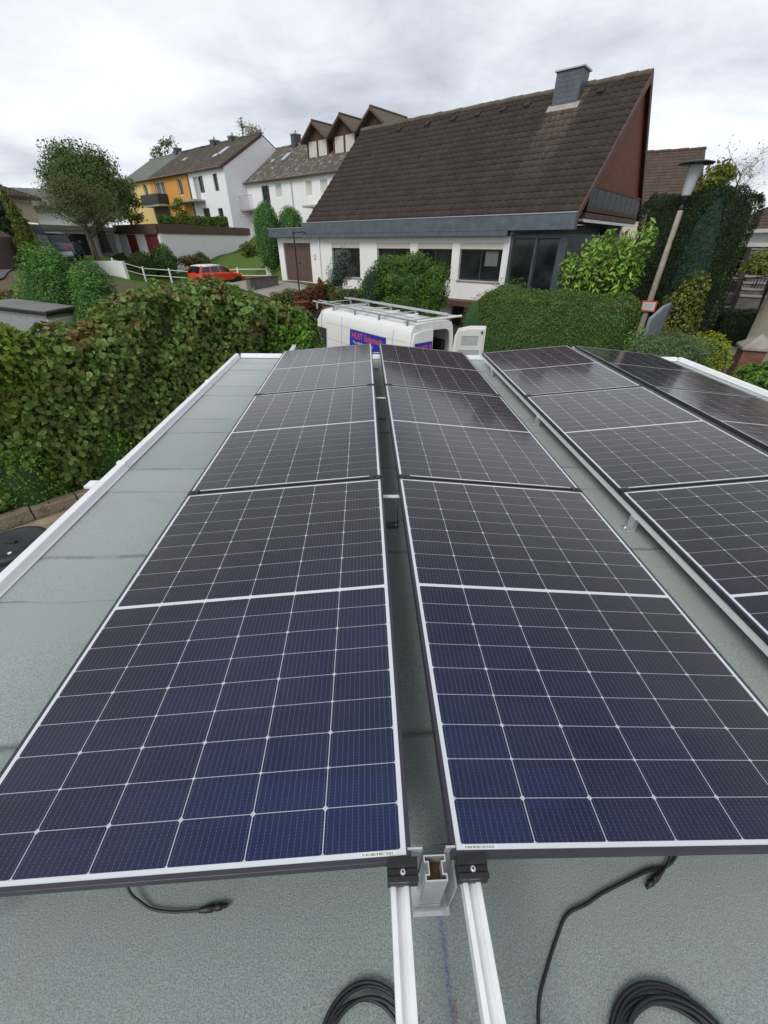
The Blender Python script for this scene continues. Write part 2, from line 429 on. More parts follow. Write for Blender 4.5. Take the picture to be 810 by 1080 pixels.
# ------------------------------------------------------------------ foliage
def leaves_arrays(P, Nn, size, aspect=.55, up=.4, rnd=.9, fold=.25, round_=False):
    """one folded leaf of two triangles at each point; Nn outward direction"""
    n = len(P); s = size*rng.uniform(.6, 1.3, n)[:, None]
    nn = Nn + rng.normal(0, rnd, (n, 3)); nn[:, 2] += up
    nn /= np.linalg.norm(nn, axis=1)[:, None]+1e-9
    t = rng.normal(0, 1, (n, 3)); t[:, 2] -= .3
    t -= nn*(t*nn).sum(1)[:, None]; t /= np.linalg.norm(t, axis=1)[:, None]+1e-9
    b = np.cross(nn, t)
    if round_:
        v = np.empty((n, 6, 3)); o = nn*s*fold*.35
        v[:, 0] = P - t*s*.5; v[:, 3] = P + t*s*.5 - nn*s*.10
        v[:, 1] = P - t*s*.28 + b*s*aspect*.42 + o; v[:, 2] = P + t*s*.2 + b*s*aspect*.40 + o*.8
        v[:, 5] = P - t*s*.28 - b*s*aspect*.42 + o; v[:, 4] = P + t*s*.2 - b*s*aspect*.40 + o*.8
        base = (np.arange(n)*6)[:, None]
        f = np.concatenate([base+np.array([0, 1, 2, 3]), base+np.array([0, 3, 4, 5])], 1).reshape(-1, 4)
        return v.reshape(-1, 3), f
    v = np.empty((n, 4, 3))
    v[:, 0] = P - t*s*.5; v[:, 2] = P + t*s*.5
    v[:, 1] = P + b*s*aspect*.5 + nn*s*fold*.4 - t*s*.06; v[:, 3] = P - b*s*aspect*.5 + nn*s*fold*.4 - t*s*.06
    base = (np.arange(n)*4)[:, None]
    f = np.concatenate([base+np.array([0, 1, 2]), base+np.array([0, 2, 3])], 1).reshape(-1, 3)
    return v.reshape(-1, 3), f
def mesh_arrays(name, chunks, mats, parent=None):
    """chunks: list of (verts, faces(tri or quad array), material index)"""
    vs = []; loops = []; starts = []; tot = []; mi = []; off = 0; ls = 0
    for v, f, m in chunks:
        v = np.asarray(v, float); f = np.asarray(f, int); k = f.shape[1]
        vs.append(v); loops.append((f+off).ravel()); starts.append(ls+np.arange(len(f))*k); ls += f.size
        mi.append(np.full(len(f), m)); off += len(v)
    V = np.concatenate(vs); Lp = np.concatenate(loops); S = np.concatenate(starts); I = np.concatenate(mi)
    me = bpy.data.meshes.new(name); me.vertices.add(len(V)); me.vertices.foreach_set('co', V.ravel())
    me.loops.add(len(Lp)); me.loops.foreach_set('vertex_index', Lp.astype(np.int32))
    me.polygons.add(len(S)); me.polygons.foreach_set('loop_start', S.astype(np.int32))
    for m in mats: me.materials.append(MAT[m])
    me.polygons.foreach_set('material_index', I.astype(np.int32)); me.update(calc_edges=True); me.validate()
    o = bpy.data.objects.new(name, me); col.objects.link(o)
    if parent: o.parent = parent
    return o
def wob(P, seed=0., s=1.):
    x, y, z = P[:, 0]*s+seed, P[:, 1]*s+seed*1.7, P[:, 2]*s-seed
    return (np.sin(x*1.7+y*.9)*np.cos(z*1.9-y*.7)+.6*np.sin(x*3.9-z*3.1+1.3)*np.cos(y*4.3+.4)+.35*np.sin(x*8.1+z*7.3)*np.sin(y*9.2+z*5.))/1.6
def ellip_points(c, r, n, shell=.3, lump=.12, seed=0., zmin=-1.):
    d = rng.normal(0, 1, (int(n*1.6)+8, 3)); d /= np.linalg.norm(d, axis=1)[:, None]
    d = d[d[:, 2] > zmin][:n]
    k = 1-shell*rng.random(len(d))**1.6
    base = np.array(c)+d*np.array(r)
    k = k + lump*wob(base, seed, 2./max(.4, float(np.mean(r))))
    return np.array(c)+d*np.array(r)*k[:, None], d
def ico_core(c, r, k=.78, lump=.12, seed=0.):
    bm = bmesh.new(); bmesh.ops.create_icosphere(bm, subdivisions=3, radius=1)
    v = np.array([q.co[:] for q in bm.verts]); f = np.array([[q.index for q in t.verts] for t in bm.faces]); bm.free()
    base = np.array(c)+v*np.array(r)
    kk = k*(1+lump*wob(base, seed, 2./max(.4, float(np.mean(r)))))
    return np.array(c)+v*np.array(r)*kk[:, None], f
def blob_plant(name, blobs, n, size, mat, parent=None, aspect=.55, up=.4, rnd=.9, shell=.35, lump=.14, core=.74, fold=.25, seed=None):
    """blobs: (cx,cy,cz,rx,ry,rz); n leaves shared by surface"""
    seed = random.uniform(0, 50) if seed is None else seed
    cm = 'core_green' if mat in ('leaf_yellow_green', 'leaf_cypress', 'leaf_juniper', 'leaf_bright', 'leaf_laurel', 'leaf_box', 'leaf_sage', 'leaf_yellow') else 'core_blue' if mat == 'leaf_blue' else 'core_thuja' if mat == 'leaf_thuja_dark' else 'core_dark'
    area = [((b[3]*b[4])**1.6+(b[3]*b[5])**1.6+(b[4]*b[5])**1.6)**(1/1.6) for b in blobs]; tot = sum(area)
    ch = []
    for b, a in zip(blobs, area):
        P, d = ellip_points(b[:3], b[3:6], max(6, int(n*a/tot)), shell, lump, seed)
        v, f = leaves_arrays(P, d, size, aspect, up, rnd, fold, size > .07 and aspect > .5); ch.append((v, f, 0))
        if core:
            v, f = ico_core(b[:3], b[3:6], core, lump, seed); ch.append((v, f, 1))
    return mesh_arrays(name, ch, [mat, cm], parent)
def hedge_box(name, L, Wd, H, n, size, mat, parent=None, lump=.09, depth=.16, aspect=.6, up=.2, rnd=.8, rnd_corner=.25, seed=3., hfun=None, core=True, bm_mats=None):
    """clipped hedge: local x 0..L, y 0..Wd, z 0..H"""
    A = [L*H, L*H, Wd*H, Wd*H, L*Wd]; A = np.array(A)/sum(A); P = []; Nn = []
    for k, a in enumerate(A):
        m = int(n*a); u = rng.random(m); w = rng.random(m)
        if k == 0: p = np.stack([u*L, np.zeros(m), w*H], 1); q = (0, -1, 0)
        elif k == 1: p = np.stack([u*L, np.full(m, Wd), w*H], 1); q = (0, 1, 0)
        elif k == 2: p = np.stack([np.zeros(m), u*Wd, w*H], 1); q = (-1, 0, 0)
        elif k == 3: p = np.stack([np.full(m, L), u*Wd, w*H], 1); q = (1, 0, 0)
        else: p = np.stack([u*L, w*Wd, np.full(m, H)], 1); q = (0, 0, 1)
        P.append(p); Nn.append(np.tile(np.array(q, float), (m, 1)))
    P = np.concatenate(P); Nn = np.concatenate(Nn)
    def shape(P):
        Q = P.copy(); rc = rnd_corner
        lo = np.array([rc, rc, -9]); hi = np.array([L-rc, Wd-rc, H-rc])
        K = np.minimum(np.maximum(P, lo), np.maximum(hi, lo*0+hi)); d = P-K; ln = np.linalg.norm(d, axis=1)
        m = ln > 1e-6; Q[m] = K[m]+d[m]/ln[m][:, None]*np.minimum(ln[m], rc)[:, None]
        return Q
    Q = shape(P)
    cen = np.array([L/2, Wd/2, H*.45]); out = Nn
    dd = lump*wob(P, seed, 1.3) + .5*lump*wob(P, seed+9, 4.) - depth*rng.random(len(P))**1.7
    Q = Q + out*dd[:, None]
    if hfun is not None: Q[:, 2] *= hfun(Q[:, 0])
    v, f = leaves_arrays(Q, out, size, aspect, up, rnd, .3, size > .08 and aspect > .5); ch = [(v, f, 0)]
    if core:
        nx, ny, nz = max(4, int(L/.35)), max(3, int(Wd/.35)), max(4, int(H/.35))
        bm = bmesh.new(); bmesh.ops.create_grid(bm, x_segments=2, y_segments=2); bm.free()
        gv = []; gf = []
        def grid(fn, a, b):
            o = len(gv)
            for i in range(a+1):
                for j in range(b+1): gv.append(fn(i/a, j/b))
            for i in range(a):
                for j in range(b): gf.append([o+i*(b+1)+j, o+(i+1)*(b+1)+j, o+(i+1)*(b+1)+j+1, o+i*(b+1)+j+1])
        e = depth*.8+.02
        grid(lambda u, w: (u*L, 0, w*H), nx, nz); grid(lambda u, w: (u*L, Wd, w*H), nx, nz)
        grid(lambda u, w: (0, u*Wd, w*H), ny, nz); grid(lambda u, w: (L, u*Wd, w*H), ny, nz); grid(lambda u, w: (u*L, w*Wd, H), nx, ny)
        G = np.array(gv, float); G2 = shape(G)
        sc_ = np.array([1-2*e/L, 1-2*e/Wd, 1-e/H]); c0 = np.array([L/2, Wd/2, 0]); G2 = (G2-c0)*sc_+c0
        G2 = G2 + ((G2-cen)/np.linalg.norm(G2-cen, axis=1)[:, None])*(lump*wob(G, seed, 1.3))[:, None]*.7
        if hfun is not None: G2[:, 2] *= hfun(G2[:, 0])
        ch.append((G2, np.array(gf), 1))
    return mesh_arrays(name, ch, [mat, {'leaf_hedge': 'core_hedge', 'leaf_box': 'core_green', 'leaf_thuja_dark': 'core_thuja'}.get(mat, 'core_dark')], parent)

def limbs(mb, base, h, r, n, spread, seed, up=.55, mi=0, first=.35, sub=2):
    rr = random.Random(seed); base = Vector(base); ends = []
    top = base+Vector((rr.uniform(-.04, .04)*h, rr.uniform(-.04, .04)*h, h))
    mid = (base+top)/2+Vector((rr.uniform(-.05, .05)*h, rr.uniform(-.05, .05)*h, 0))
    mb.tube([base, base*.7+mid*.3, mid, top], [r*1.25, r, r*.7, r*.12], 8, mi)
    for i in range(n):
        t = first+(1-first)*i/n; p = base.lerp(mid, t*2) if t < .5 else mid.lerp(top, t*2-1)
        a = i*2.4+rr.uniform(-.4, .4); L = spread*(1.1-.6*t)*rr.uniform(.8, 1.15)
        q = p+Vector((math.cos(a)*L*.5, math.sin(a)*L*.5, L*up*.45)); e = p+Vector((math.cos(a)*L, math.sin(a)*L, L*up))
        mb.tube([p, q, e], [r*.45*(1.1-t*.6), r*.28*(1.1-t*.6), r*.06], 6, mi); ends.append(e)
        for _ in range(sub):
            s = q.lerp(e, rr.uniform(0, .6)); e2 = s+Vector((rr.uniform(-1, 1), rr.uniform(-1, 1), rr.uniform(.1, .9)))*L*.45
            mb.tube([s, e2], [r*.16, r*.04], 5, mi); ends.append(e2)
    return ends+[top]
# ================================================================== THE GROUND
FENCE = ((118, 273, 38), (150, 282, 38), (178, 284, 38), (205, 286, 38), (250, 283, 38), (284, 283, 36.8))
GP = [(-6, 0, 0), (-4, 4, .1), (-6.5, 5, .2), (-5, 6.3, .2), (0, -8, 0), (7, -4, .2), (0, 0, 0), (4, 0, 0), (5, 5, .1), (0, 7, 0), (-2, 9, .1),
      (1, 10, 0), (-1, 14, .1), (3, 12, .1), (-3.5, 13, .6), (-7, 9.2, 1.35), (-9.5, 12, 1.7), (-6.8, 11.8, 1.5), (-12, 8, 1.9), (-14.5, 20, 2.7), (-17.3, 24.3, 2.85), (-23.3, 32.3, 3.25),
      (-13, 14, 2.5), (-20, 22, 2.9), (-26, 30, 3.3), (-30, 45, 3.8), (-20, 36, 3.3), (-11.1, 36.1, 1.25), (-8, 33, 1.5), (-13, 31, 1.7), (-4.5, 28.6, 2.05), (-3, 26.6, 2.05), (-1.7, 25.2, 1.9), (.6, 23, 1.8), (2.5, 21.4, 1.6),
      (0, 21, 1.2), (1, 18, .7), (3.8, 19.6, .4), (6, 18, .3), (8, 14, .2), (9, 9, .2), (10, 5, .15), (12, 0, .1), (13.6, 14.2, .3), (15, 16, .6), (12, 18, .7), (15, 21, 1.4), (18, 18, 1.6), (20, 14, 1.0), (25, 20, 2), (10, 22, 1.2), (14, 30, 2.),
      (-9, 42, 2.6), (-16.5, 41, 2.4), (-6.9, 37.1, 3.0), (-11, 44.5, 3.2), (-5, 40, 3.4), (-3, 45, 4.2), (-12, 48, 3.6), (-21, 43, 3.6), (-14, 50, 4.2), (-24, 50, 4.4), (-9, 53, 4.4), (0, 60, 5), (-15, 62, 5.5), (-40, 70, 6), (30, 60, 4), (-70, 60, 5), (60, 40, 3)]
GP += [(p.x, p.y, p.z-.95) for p in (atd(*q) for q in FENCE)]
_gp = np.array(GP, float)
def gz_arr(X, Y):
    X = np.asarray(X, float); Y = np.asarray(Y, float)
    d2 = (X[..., None]-_gp[:, 0])**2+(Y[..., None]-_gp[:, 1])**2+.8
    w = 1/d2**1.6
    return (w*_gp[:, 2]).sum(-1)/w.sum(-1)
def gz(x, y): return float(gz_arr(x, y))
def make_ground():
    xs = np.concatenate([[-900, -400, -200, -110, -75], np.arange(-55, 40.1, .6), [50, 70, 110, 200, 400, 900]])
    ys = np.concatenate([[-500, -200, -80, -40], np.arange(-20, 70.1, .6), [80, 100, 140, 250, 500, 1200]])
    X, Y = np.meshgrid(xs, ys, indexing='ij'); Z = gz_arr(X, Y)
    V = np.stack([X, Y, Z], -1).reshape(-1, 3); nx, ny = len(xs), len(ys)
    i, j = np.meshgrid(np.arange(nx-1), np.arange(ny-1), indexing='ij'); a = (i*ny+j).ravel()
    F = np.stack([a, a+ny, a+ny+1, a+1], 1)
    o = mesh_arrays('ground', [(V, F, 0)], ['ground_soil_grass']); tag(o, kind='structure')
    o.data.polygons.foreach_set('use_smooth', [True]*len(F))
make_ground()
def drape(name, pts_l, pts_r, mat, lift=.06, n=24, m=6, kind='structure'):
    """strip between two polylines, following the ground"""
    def samp(p, t):
        k = min(int(t*(len(p)-1)), len(p)-2); u = t*(len(p)-1)-k
        return (p[k][0]*(1-u)+p[k+1][0]*u, p[k][1]*(1-u)+p[k+1][1]*u)
    V = []; F = []
    for i in range(n+1):
        a = samp(pts_l, i/n); b = samp(pts_r, i/n)
        for j in range(m+1):
            x = a[0]+(b[0]-a[0])*j/m; y = a[1]+(b[1]-a[1])*j/m; V.append((x, y, gz(x, y)+lift))
    for i in range(n):
        for j in range(m): q = i*(m+1)+j; F.append((q, q+1, q+m+2, q+m+1))
    o = mesh_arrays(name, [(np.array(V), np.array(F), 0)], [mat]); tag(o, kind=kind); return o
drape('road', [(-12.5, 12), (-14.2, 18), (-18, 25), (-24.5, 36), (-34, 50)], [(-17.5, 9), (-19.5, 17), (-23, 24), (-29, 34), (-39, 48)], 'asphalt')
drape('driveway', [(-1.6, 8.4), (-3.2, 13), (-4, 18)], [(9.5, 7), (7, 12), (3.5, 16.5)], 'paving', .05)
drape('forecourt', [(-2.2, 24.4), (-5.4, 29.0), (-8.6, 35.4)], [(-4.6, 22.8), (-9.4, 28.2), (-14, 33.5)], 'paving', .05)
drape('footpath', [(-6.9, 4.2), (-5.6, 5.3), (-3.8, 7.0), (-2, 8.6)], [(-5.4, 2.6), (-4.3, 3.9), (-3., 5.5), (-1.6, 7)], 'stone', .04)
# retaining edge of pale stone along the road and round the parking bay
def edging(name, pts, w, h, mat, label, cat, group=None):
    mb = MB()
    for (x0, y0), (x1, y1) in zip(pts[:-1], pts[1:]):
        L = math.hypot(x1-x0, y1-y0); n = max(1, int(L/.5)); d = Vector((x1-x0, y1-y0, 0))/L; q = Vector((-d.y, d.x, 0))
        for i in range(n):
            c = Vector((x0, y0, 0))+d*L*(i+.5)/n; z = gz(c.x, c.y)
            hh = h*random.uniform(.9, 1.06)
            mb.obox((c.x, c.y, z+hh/2-.03), d*(L/n/2-.008), q*w/2*random.uniform(.92, 1.04), (0, 0, hh/2+.03))
    o = mb.build(name, mat, bevel=.012); tag(o, label, cat, group); return recenter(o)
edging('stone_edging', [(-7.2, 4.3), (-6.15, 5.1), (-5.2, 5.95), (-4.2, 7.0), (-3.2, 8.1)], .22, .2, 'stone', 'low sandy brown stone edging along the foot of the long leafy hedge', 'edging')

# ================================================================== THE GARAGE ROOF
ROOF_Z = 2.60; RIDGE = 2.87
def on_roof(o):
    """put a top-level thing built in the roof frame onto the slightly sloping roof"""
    o.matrix_world = T_ROOF @ o.matrix_basis; return o
XL, XR, YN, YF = -1.90, 4.44, -2.6, 5.55
def build_garage():
    root = empty('flat_roofed_garage', (XL, YN, 0), 0, 'flat roofed garage under the solar panels, grey green felt roof with white metal edge', 'garage')
    d = Vector((-XL, -YN, 0))
    mb = MB(); mb.box(0.06, XR-XL-.06, .06, YF-YN-.06, -.3, 2.50); mb.build('wall', 'white_render', root)
    nx, ny = 12, 16
    # membrane sheets, each a metre wide with a lapped edge 4 mm thick
    mb = MB(); ys = [YF-.01]; y = 4.93
    while y > YN+.2: ys.append(y); y -= .96
    ys.append(YN)
    ys = [v-YN for v in ys]
    for k in range(len(ys)-1):
        y1, y0 = ys[k], ys[k+1]
        h = .004*(k % 2)
        seg = 40; W_ = XR-XL-.02
        vs = []; 
        for i in range(seg+1):
            x = .01+W_*i/seg; e = .006*math.sin(i*1.3+k*2)+.004*math.sin(i*3.7+k)
            zz = .0012*math.sin(i*.9+k*1.7)
            vs += [(x, y0-.03+e, 2.60-.004-.002), (x, y0-.03+e, 2.603+zz), (x, y0+.05, 2.604+zz*.5), (x, y1-.03, 2.5995)]
        fs = []
        for i in range(seg):
            a = i*4
            for j in range(3): fs.append((a+j, a+4+j, a+5+j, a+1+j))
        mb.add(vs, fs, 0, False)
    mb.build('roofing_felt', 'roofing_felt', root)
    mb = MB(); mb.box(.005, XR-XL-.005, .005, YF-YN-.005, 2.44, 2.594); mb.build('roof_deck', 'dark_concrete', root)
    # white metal verge, in lengths that overlap
    def verge(p0, p1, inw):
        p0 = Vector(p0); p1 = Vector(p1); d_ = (p1-p0).normalized(); iw = Vector(inw)
        prof = [(-.012, 2.46), (-.016, 2.645), (-.004, 2.652), (.034, 2.647), (.046, 2.612), (.056, 2.6095), (.056, 2.6065), (.040, 2.607), (.028, 2.63), (.0, 2.64), (-.006, 2.46)]
        n = len(prof); vs = [q + iw*a + Vector((0, 0, z)) for q in (p0, p1) for a, z in prof]
        fs = [tuple(range(n))[::-1], tuple(range(n, 2*n))]+[(i, (i+1) % n, n+(i+1) % n, n+i) for i in range(n)]
        mb = MB(); mb.add(vs, fs); return mb.build('metal_edge_trim', 'trim_white', root, bevel=.003)
    Wd = XR-XL; Dp = YF-YN
    for a, b in ((0, 2.9), (2.9, 4.95), (4.95, 6.9), (6.9, Dp)): verge((.0, a+.003, .002*(a == 4.95)), (.0, b-.003, .002*(a == 4.95)), (1, 0, 0))
    for a, b in ((0, 2.4), (2.4, 4.9), (4.9, Wd)): verge((a+.066 if a == 0 else a+.003, Dp, 0), (b-.003 if b < Wd else b-.066, Dp, 0), (0, -1, 0))
    for a, b in ((0, 3.3), (3.3, 6.1), (6.1, Dp)): verge((Wd, a+.003, 0), (Wd, b-.003, 0), (-1, 0, 0))
    for y in (2.9, 4.95, 6.9):
        mb = MB(); mb.box(-.020, .040, y-.02, y+.02, 2.612, 2.656, bev=.003); mb.build('trim_joint_cover', 'trim_white', root)
    mb = MB(); mb.box(-.075, -.02, 4.62, 4.70, 2.63, 2.645); mb.build('gutter_clip', 'trim_white', root)
    # chalk snapped on the felt between the rails
    mb = MB(); x0 = .048-XL
    pts = [(x0-.002+.0012*math.sin(i*.9)-.0004*i, -YN-.60+.022*i) for i in range(26)]
    for i_, ((xa, ya), (xb, yb)) in enumerate(zip(pts[:-1], pts[1:])):
        mb.add([(xa-.0042, ya, 2.6075), (xa+.0045, ya, 2.6075), (xb+.0045, yb, 2.6075), (xb-.0042, yb, 2.6075)], [(0, 1, 2, 3)])
    mb.build('chalk_line', 'chalk_blue', root)
    mb = MB(); yb = -YN-.185
    mb.add([(x0-.008, yb-.03, 2.6082), (x0+.002, yb-.03, 2.6082), (x0+.001, yb+.004, 2.6082), (x0-.007, yb+.004, 2.6082)], [(0, 1, 2, 3)])
    mb.build('chalk_mark', 'chalk_red', root)
    return on_roof(root)
build_garage()

TILT = R(5.28); CW = PW*math.cos(TILT); SW = PW*math.sin(TILT)
def make_panel():
    root = empty('solar_panel')
    # frame: black aluminium, glass set 1.5 mm below its lip
    t = .011; h = .030
    mb = MB()
    mb.box(0, t, 0, PL, -h, 0); mb.box(PW-t, PW, 0, PL, -h, 0); mb.box(t, PW-t, 0, t, -h, 0); mb.box(t, PW-t, PL-t, PL, -h, 0)
    mb.build('frame', 'black_frame', root, bevel=.0012)
    mb = MB(); mb.box(t-.001, PW-t+.001, t-.001, PL-t+.001, -.007, -.0016); mb.build('cell_laminate', 'solar_cells', root)
    for j in range(3):
        mb = MB(); mb.box(PW/2-.2+j*.18, PW/2-.12+j*.18, PL/2-.03, PL/2+.03, -.022, -.0075); mb.build('junction_box', 'black_plastic', root)
    for x0 in (PW-.115, .028):
        mb = MB(); mb.box(x0, x0+.082, .0125, .0205, -.0016, -.0012); s = mb.build('serial_label', 'sticker', root)
        mb = MB(); x = x0+.004
        while x < x0+.074:
            w = random.choice((.0008, .0014, .002)); mb.box(x, x+w, .0142, .0185, -.0012, -.0010); x += w+random.choice((.001, .0016, .0024))
        mb.build('barcode', 'ink', s)
    return root
protoP = make_panel()
YS = [0, PL+.02, 2*(PL+.02)]
cols_ = dict(A=(-.0465-CW, RIDGE-SW, -TILT, 'leftmost row'), B=(.0485, RIDGE, TILT, 'second row from left'),
             C=(1.183+.234, RIDGE-SW, -TILT, 'third row from left'), D=(2.546+.105, RIDGE, TILT, 'far right row'))
wh = ['nearest the camera', 'in the middle', 'at the far end']
first = True
for c, (x, z, ry, rn) in cols_.items():
    for k, y in enumerate(YS):
        p = protoP if first else copy_tree(protoP)
        first = False
        p.location = (x, y+(.0 if c != 'B' else .004), z); p.rotation_euler = (0, ry, 0)
        extra = {'A0': ', deep blue cells', 'B2': ', mirroring the dark house roof', 'D1': ', glass dark with mirrored shrubs', 'A2': ', glass pale grey with mirrored cloud'}.get(c+str(k), '')
        tag(p, 'solar panel %s, %s%s' % (wh[k], rn, extra), 'solar panel', 'solar panels on the flat garage roof')
        on_roof(p)

def rail(x, y0, y1, ztop, label):
    """40 mm aluminium mounting rail with a slot along its top"""
    w, h, s, dpt = .040, .040, .012, .014
    prof = [(-w/2, 0), (w/2, 0), (w/2, h), (s/2+.003, h), (s/2+.003, h-.004), (w/2-.009, h-.009), (s/2, h-dpt-.006), (-s/2, h-dpt-.006), (-w/2+.009, h-.009), (-s/2-.003, h-.004), (-s/2-.003, h), (-w/2, h)]
    mb = MB(); mb.prism(prof, 1, 0, y1-y0)
    o = mb.build('mounting_rail', 'rail_aluminium', bevel=.0008); o.location = (x, y0, ztop-h)
    tag(o, label, 'rail', 'aluminium mounting rails'); return on_roof(o)
zh = RIDGE-.032; zl = RIDGE-SW-.032
rail(-.0745, -.75, 5.30, zh-.003, 'bare aluminium rail running towards the camera on the left of the upright bracket')
rail(.088, -.75, 5.30, zh-.003, 'bare aluminium rail running towards the camera on the right of the upright bracket')
rail(-.0535-CW+.06, -.05, 5.72, zl+.003, 'aluminium rail under the outer left panel edge, end poking out past the far panel')
rail(.0535+CW-.055, -.05, 5.28, zl+.003, 'aluminium rail under the low right edge of the second panel row')
rail(1.417+.03, -.3, 5.28, zl+.001, 'aluminium rail seen from the side under the low left edge of the third panel row')
rail(2.546-.04, -.1, 5.30, zh-.003, 'aluminium rail under the high right edge of the third panel row')
rail(2.651+.04, -.1, 5.30, zh-.003, 'aluminium rail under the high left edge of the far right panel row')
rail(2.651+CW-.05, -.1, 5.30, zl+.003, 'aluminium rail under the low outer edge of the far right panel row')

def end_clamp(x, y, z, rz, label):
    root = empty('end_clamp', (x, y, z), rz, label, 'clamp', 'black end clamps holding the near panel edges')
    mb = MB()   # a stepped black block: lip over the frame, waist, foot on the rail
    prof = [(-.034, -.042), (.0, -.042), (.0, -.002), (.008, -.002), (.008, .004), (-.010, .004), (-.012, -.006), (-.022, -.006), (-.024, -.001), (-.034, -.001), (-.034, -.014), (-.029, -.016), (-.029, -.022), (-.034, -.024)]
    mb.prism(prof, 0, -.034, .034); mb.build('clamp_body', 'black_plastic', root, bevel=.0012)
    mb = MB(); mb.lathe([(.0062, 0), (.0066, .002), (.0066, .006), (.0045, .0075)], (0, -.017, -.006), 16); b = mb.build('bolt', 'bolt_steel', root)
    mb = MB(); mb.lathe([(.0028, 0), (.0028, .0004)], (0, -.017, .0016), 6); mb.build('hex_socket', 'ink', b)
    on_roof(root)
end_clamp(-.0675, -.001, RIDGE-.0005, 0, 'black end clamp with silver bolt on the left rail, under the leftmost row of panels')
end_clamp(.090, -.001, RIDGE-.0025, 0, 'black end clamp with silver bolt on the right rail, below the second panel row')
end_clamp(1.445, -.001, RIDGE-SW+.003, 0, 'black end clamp at the low near corner of the third panel row')
def mid_clamp(x, y, z, ry, label):
    root = empty('mid_clamp', (x, y, z), 0, label, 'clamp', 'black mid clamps between panels')
    mb = MB(); mb.box(-.03, .03, -.021, .021, .0012, .005, bev=.0012); mb.box(-.03, .03, -.008, .008, -.03, .0012); mb.build('clamp_body', 'black_plastic', root)
    mb = MB(); mb.lathe([(.0062, 0), (.0062, .006)], (0, 0, .005), 12); mb.build('bolt', 'black_frame', root)
    root.rotation_euler = (0, ry, 0); on_roof(root)
for k, yy in ((0, PL+.01), (1, 2*PL+.03)):
    w = ('nearer', 'farther')[k]
    mid_clamp(-.0535-CW+.0+.04*math.cos(TILT), yy, RIDGE-SW+.0035, -TILT, 'small black clamp, outer left end of the %s gap, leftmost panel row' % w)
    mid_clamp(-.0535-.035, yy, RIDGE-.003, -TILT, 'small black clamp, inner end of the %s gap, leftmost panel row' % w)
    mid_clamp(.0535+.035, yy+.004, RIDGE-.003, TILT, 'small black clamp, high left end of the %s gap, second panel row' % w)
    mid_clamp(.0535+CW-.04, yy+.004, RIDGE-SW+.0035, TILT, 'small black clamp, low right end of the %s gap, second panel row' % w)
    mid_clamp(1.417+.03, yy, RIDGE-SW+.003, -TILT, 'small black clamp, low left end of the %s gap, third panel row' % w)

def ridge_bracket(y, label):
    """hollow aluminium upright, open at the top with a slot in each flank, between two cheek plates"""
    root = empty('ridge_bracket', (.004, y, ROOF_Z+.006), 0, label, 'bracket', 'aluminium ridge brackets between the first two panel rows')
    H = RIDGE-ROOF_Z-.02
    mb = MB(); mb.prism([(-.060, .03), (-.036, .03), (-.036, .0), (-.024, .0), (-.024, H+.02), (-.058, H+.02), (-.058, H-.05), (-.060, H-.06)], 1, .030, .034); mb.build('cheek_plate', 'aluminium', root)
    mb = MB(); mb.prism([(.030, .0), (.074, .0), (.064, .10), (.056, .13), (.056, H-.10), (.052, H+.02), (.030, H+.02)], 1, .030, .034)
    mb.box(.052, .056, -.022, .0298, .0, H-.06); mb.build('cheek_plate', 'aluminium', root)
    t = .0026; x0, x1, y0, y1 = -.0215, .0285, -.022, .024
    mb = MB()
    mb.box(x0, x1, y0, y0+t, .003, H); mb.box(x0, x1, y1-t, y1, .003, H)
    for s, xx in ((1, x0), (-1, x1)):
        def bx(a, b, c, d): mb.box(min(xx+s*a, xx+s*b), max(xx+s*a, xx+s*b), c, d, .003, H)
        bx(0, t, y0+t, y0+.013); bx(0, t, y1-.013, y1-t)
        bx(t, .011, y0+.0105, y0+.013); bx(t, .011, y1-.013, y1-.0105)
        bx(.0085, .011, y0+.013, y1-.013)
    mb.build('upright', 'aluminium', root)
    mb = MB(); mb.box(x0+.0112, x1-.0112, y0+t+.0002, y1-t-.0002, .003, H-.045); mb.build('reflection_infill', 'reflected_plywood', root)  # brown block painted in for the plywood reflection inside the hollow upright
    mb = MB(); mb.prism([(-.034, .0), (.040, .0), (.040, .03), (.0285, .045), (.0285, .06), (-.0215, .06), (-.0215, .02), (-.034, .01)], 1, y0-.004, y0-.0005) ; mb.build('angle_bracket', 'galvanised', root)
    mb = MB(); mb.box(-.036, .060, -.034, .050, -.003, .002, bev=.0006); mb.build('foot_plate', 'aluminium', root)
    mb = MB(); mb.tube([(.045, .010, .002), (.045, .010, .008)], .005, 6); mb.build('bolt', 'bolt_steel', root)
    mb = MB(); mb.tube([(-.054, .029, H-.02), (-.054, .024, H-.02)], .006, 6); mb.build('bolt', 'black_plastic', root)
    on_roof(root)
ridge_bracket(-.012, 'upright aluminium bracket nearest the camera, open channel showing a brown reflection inside')
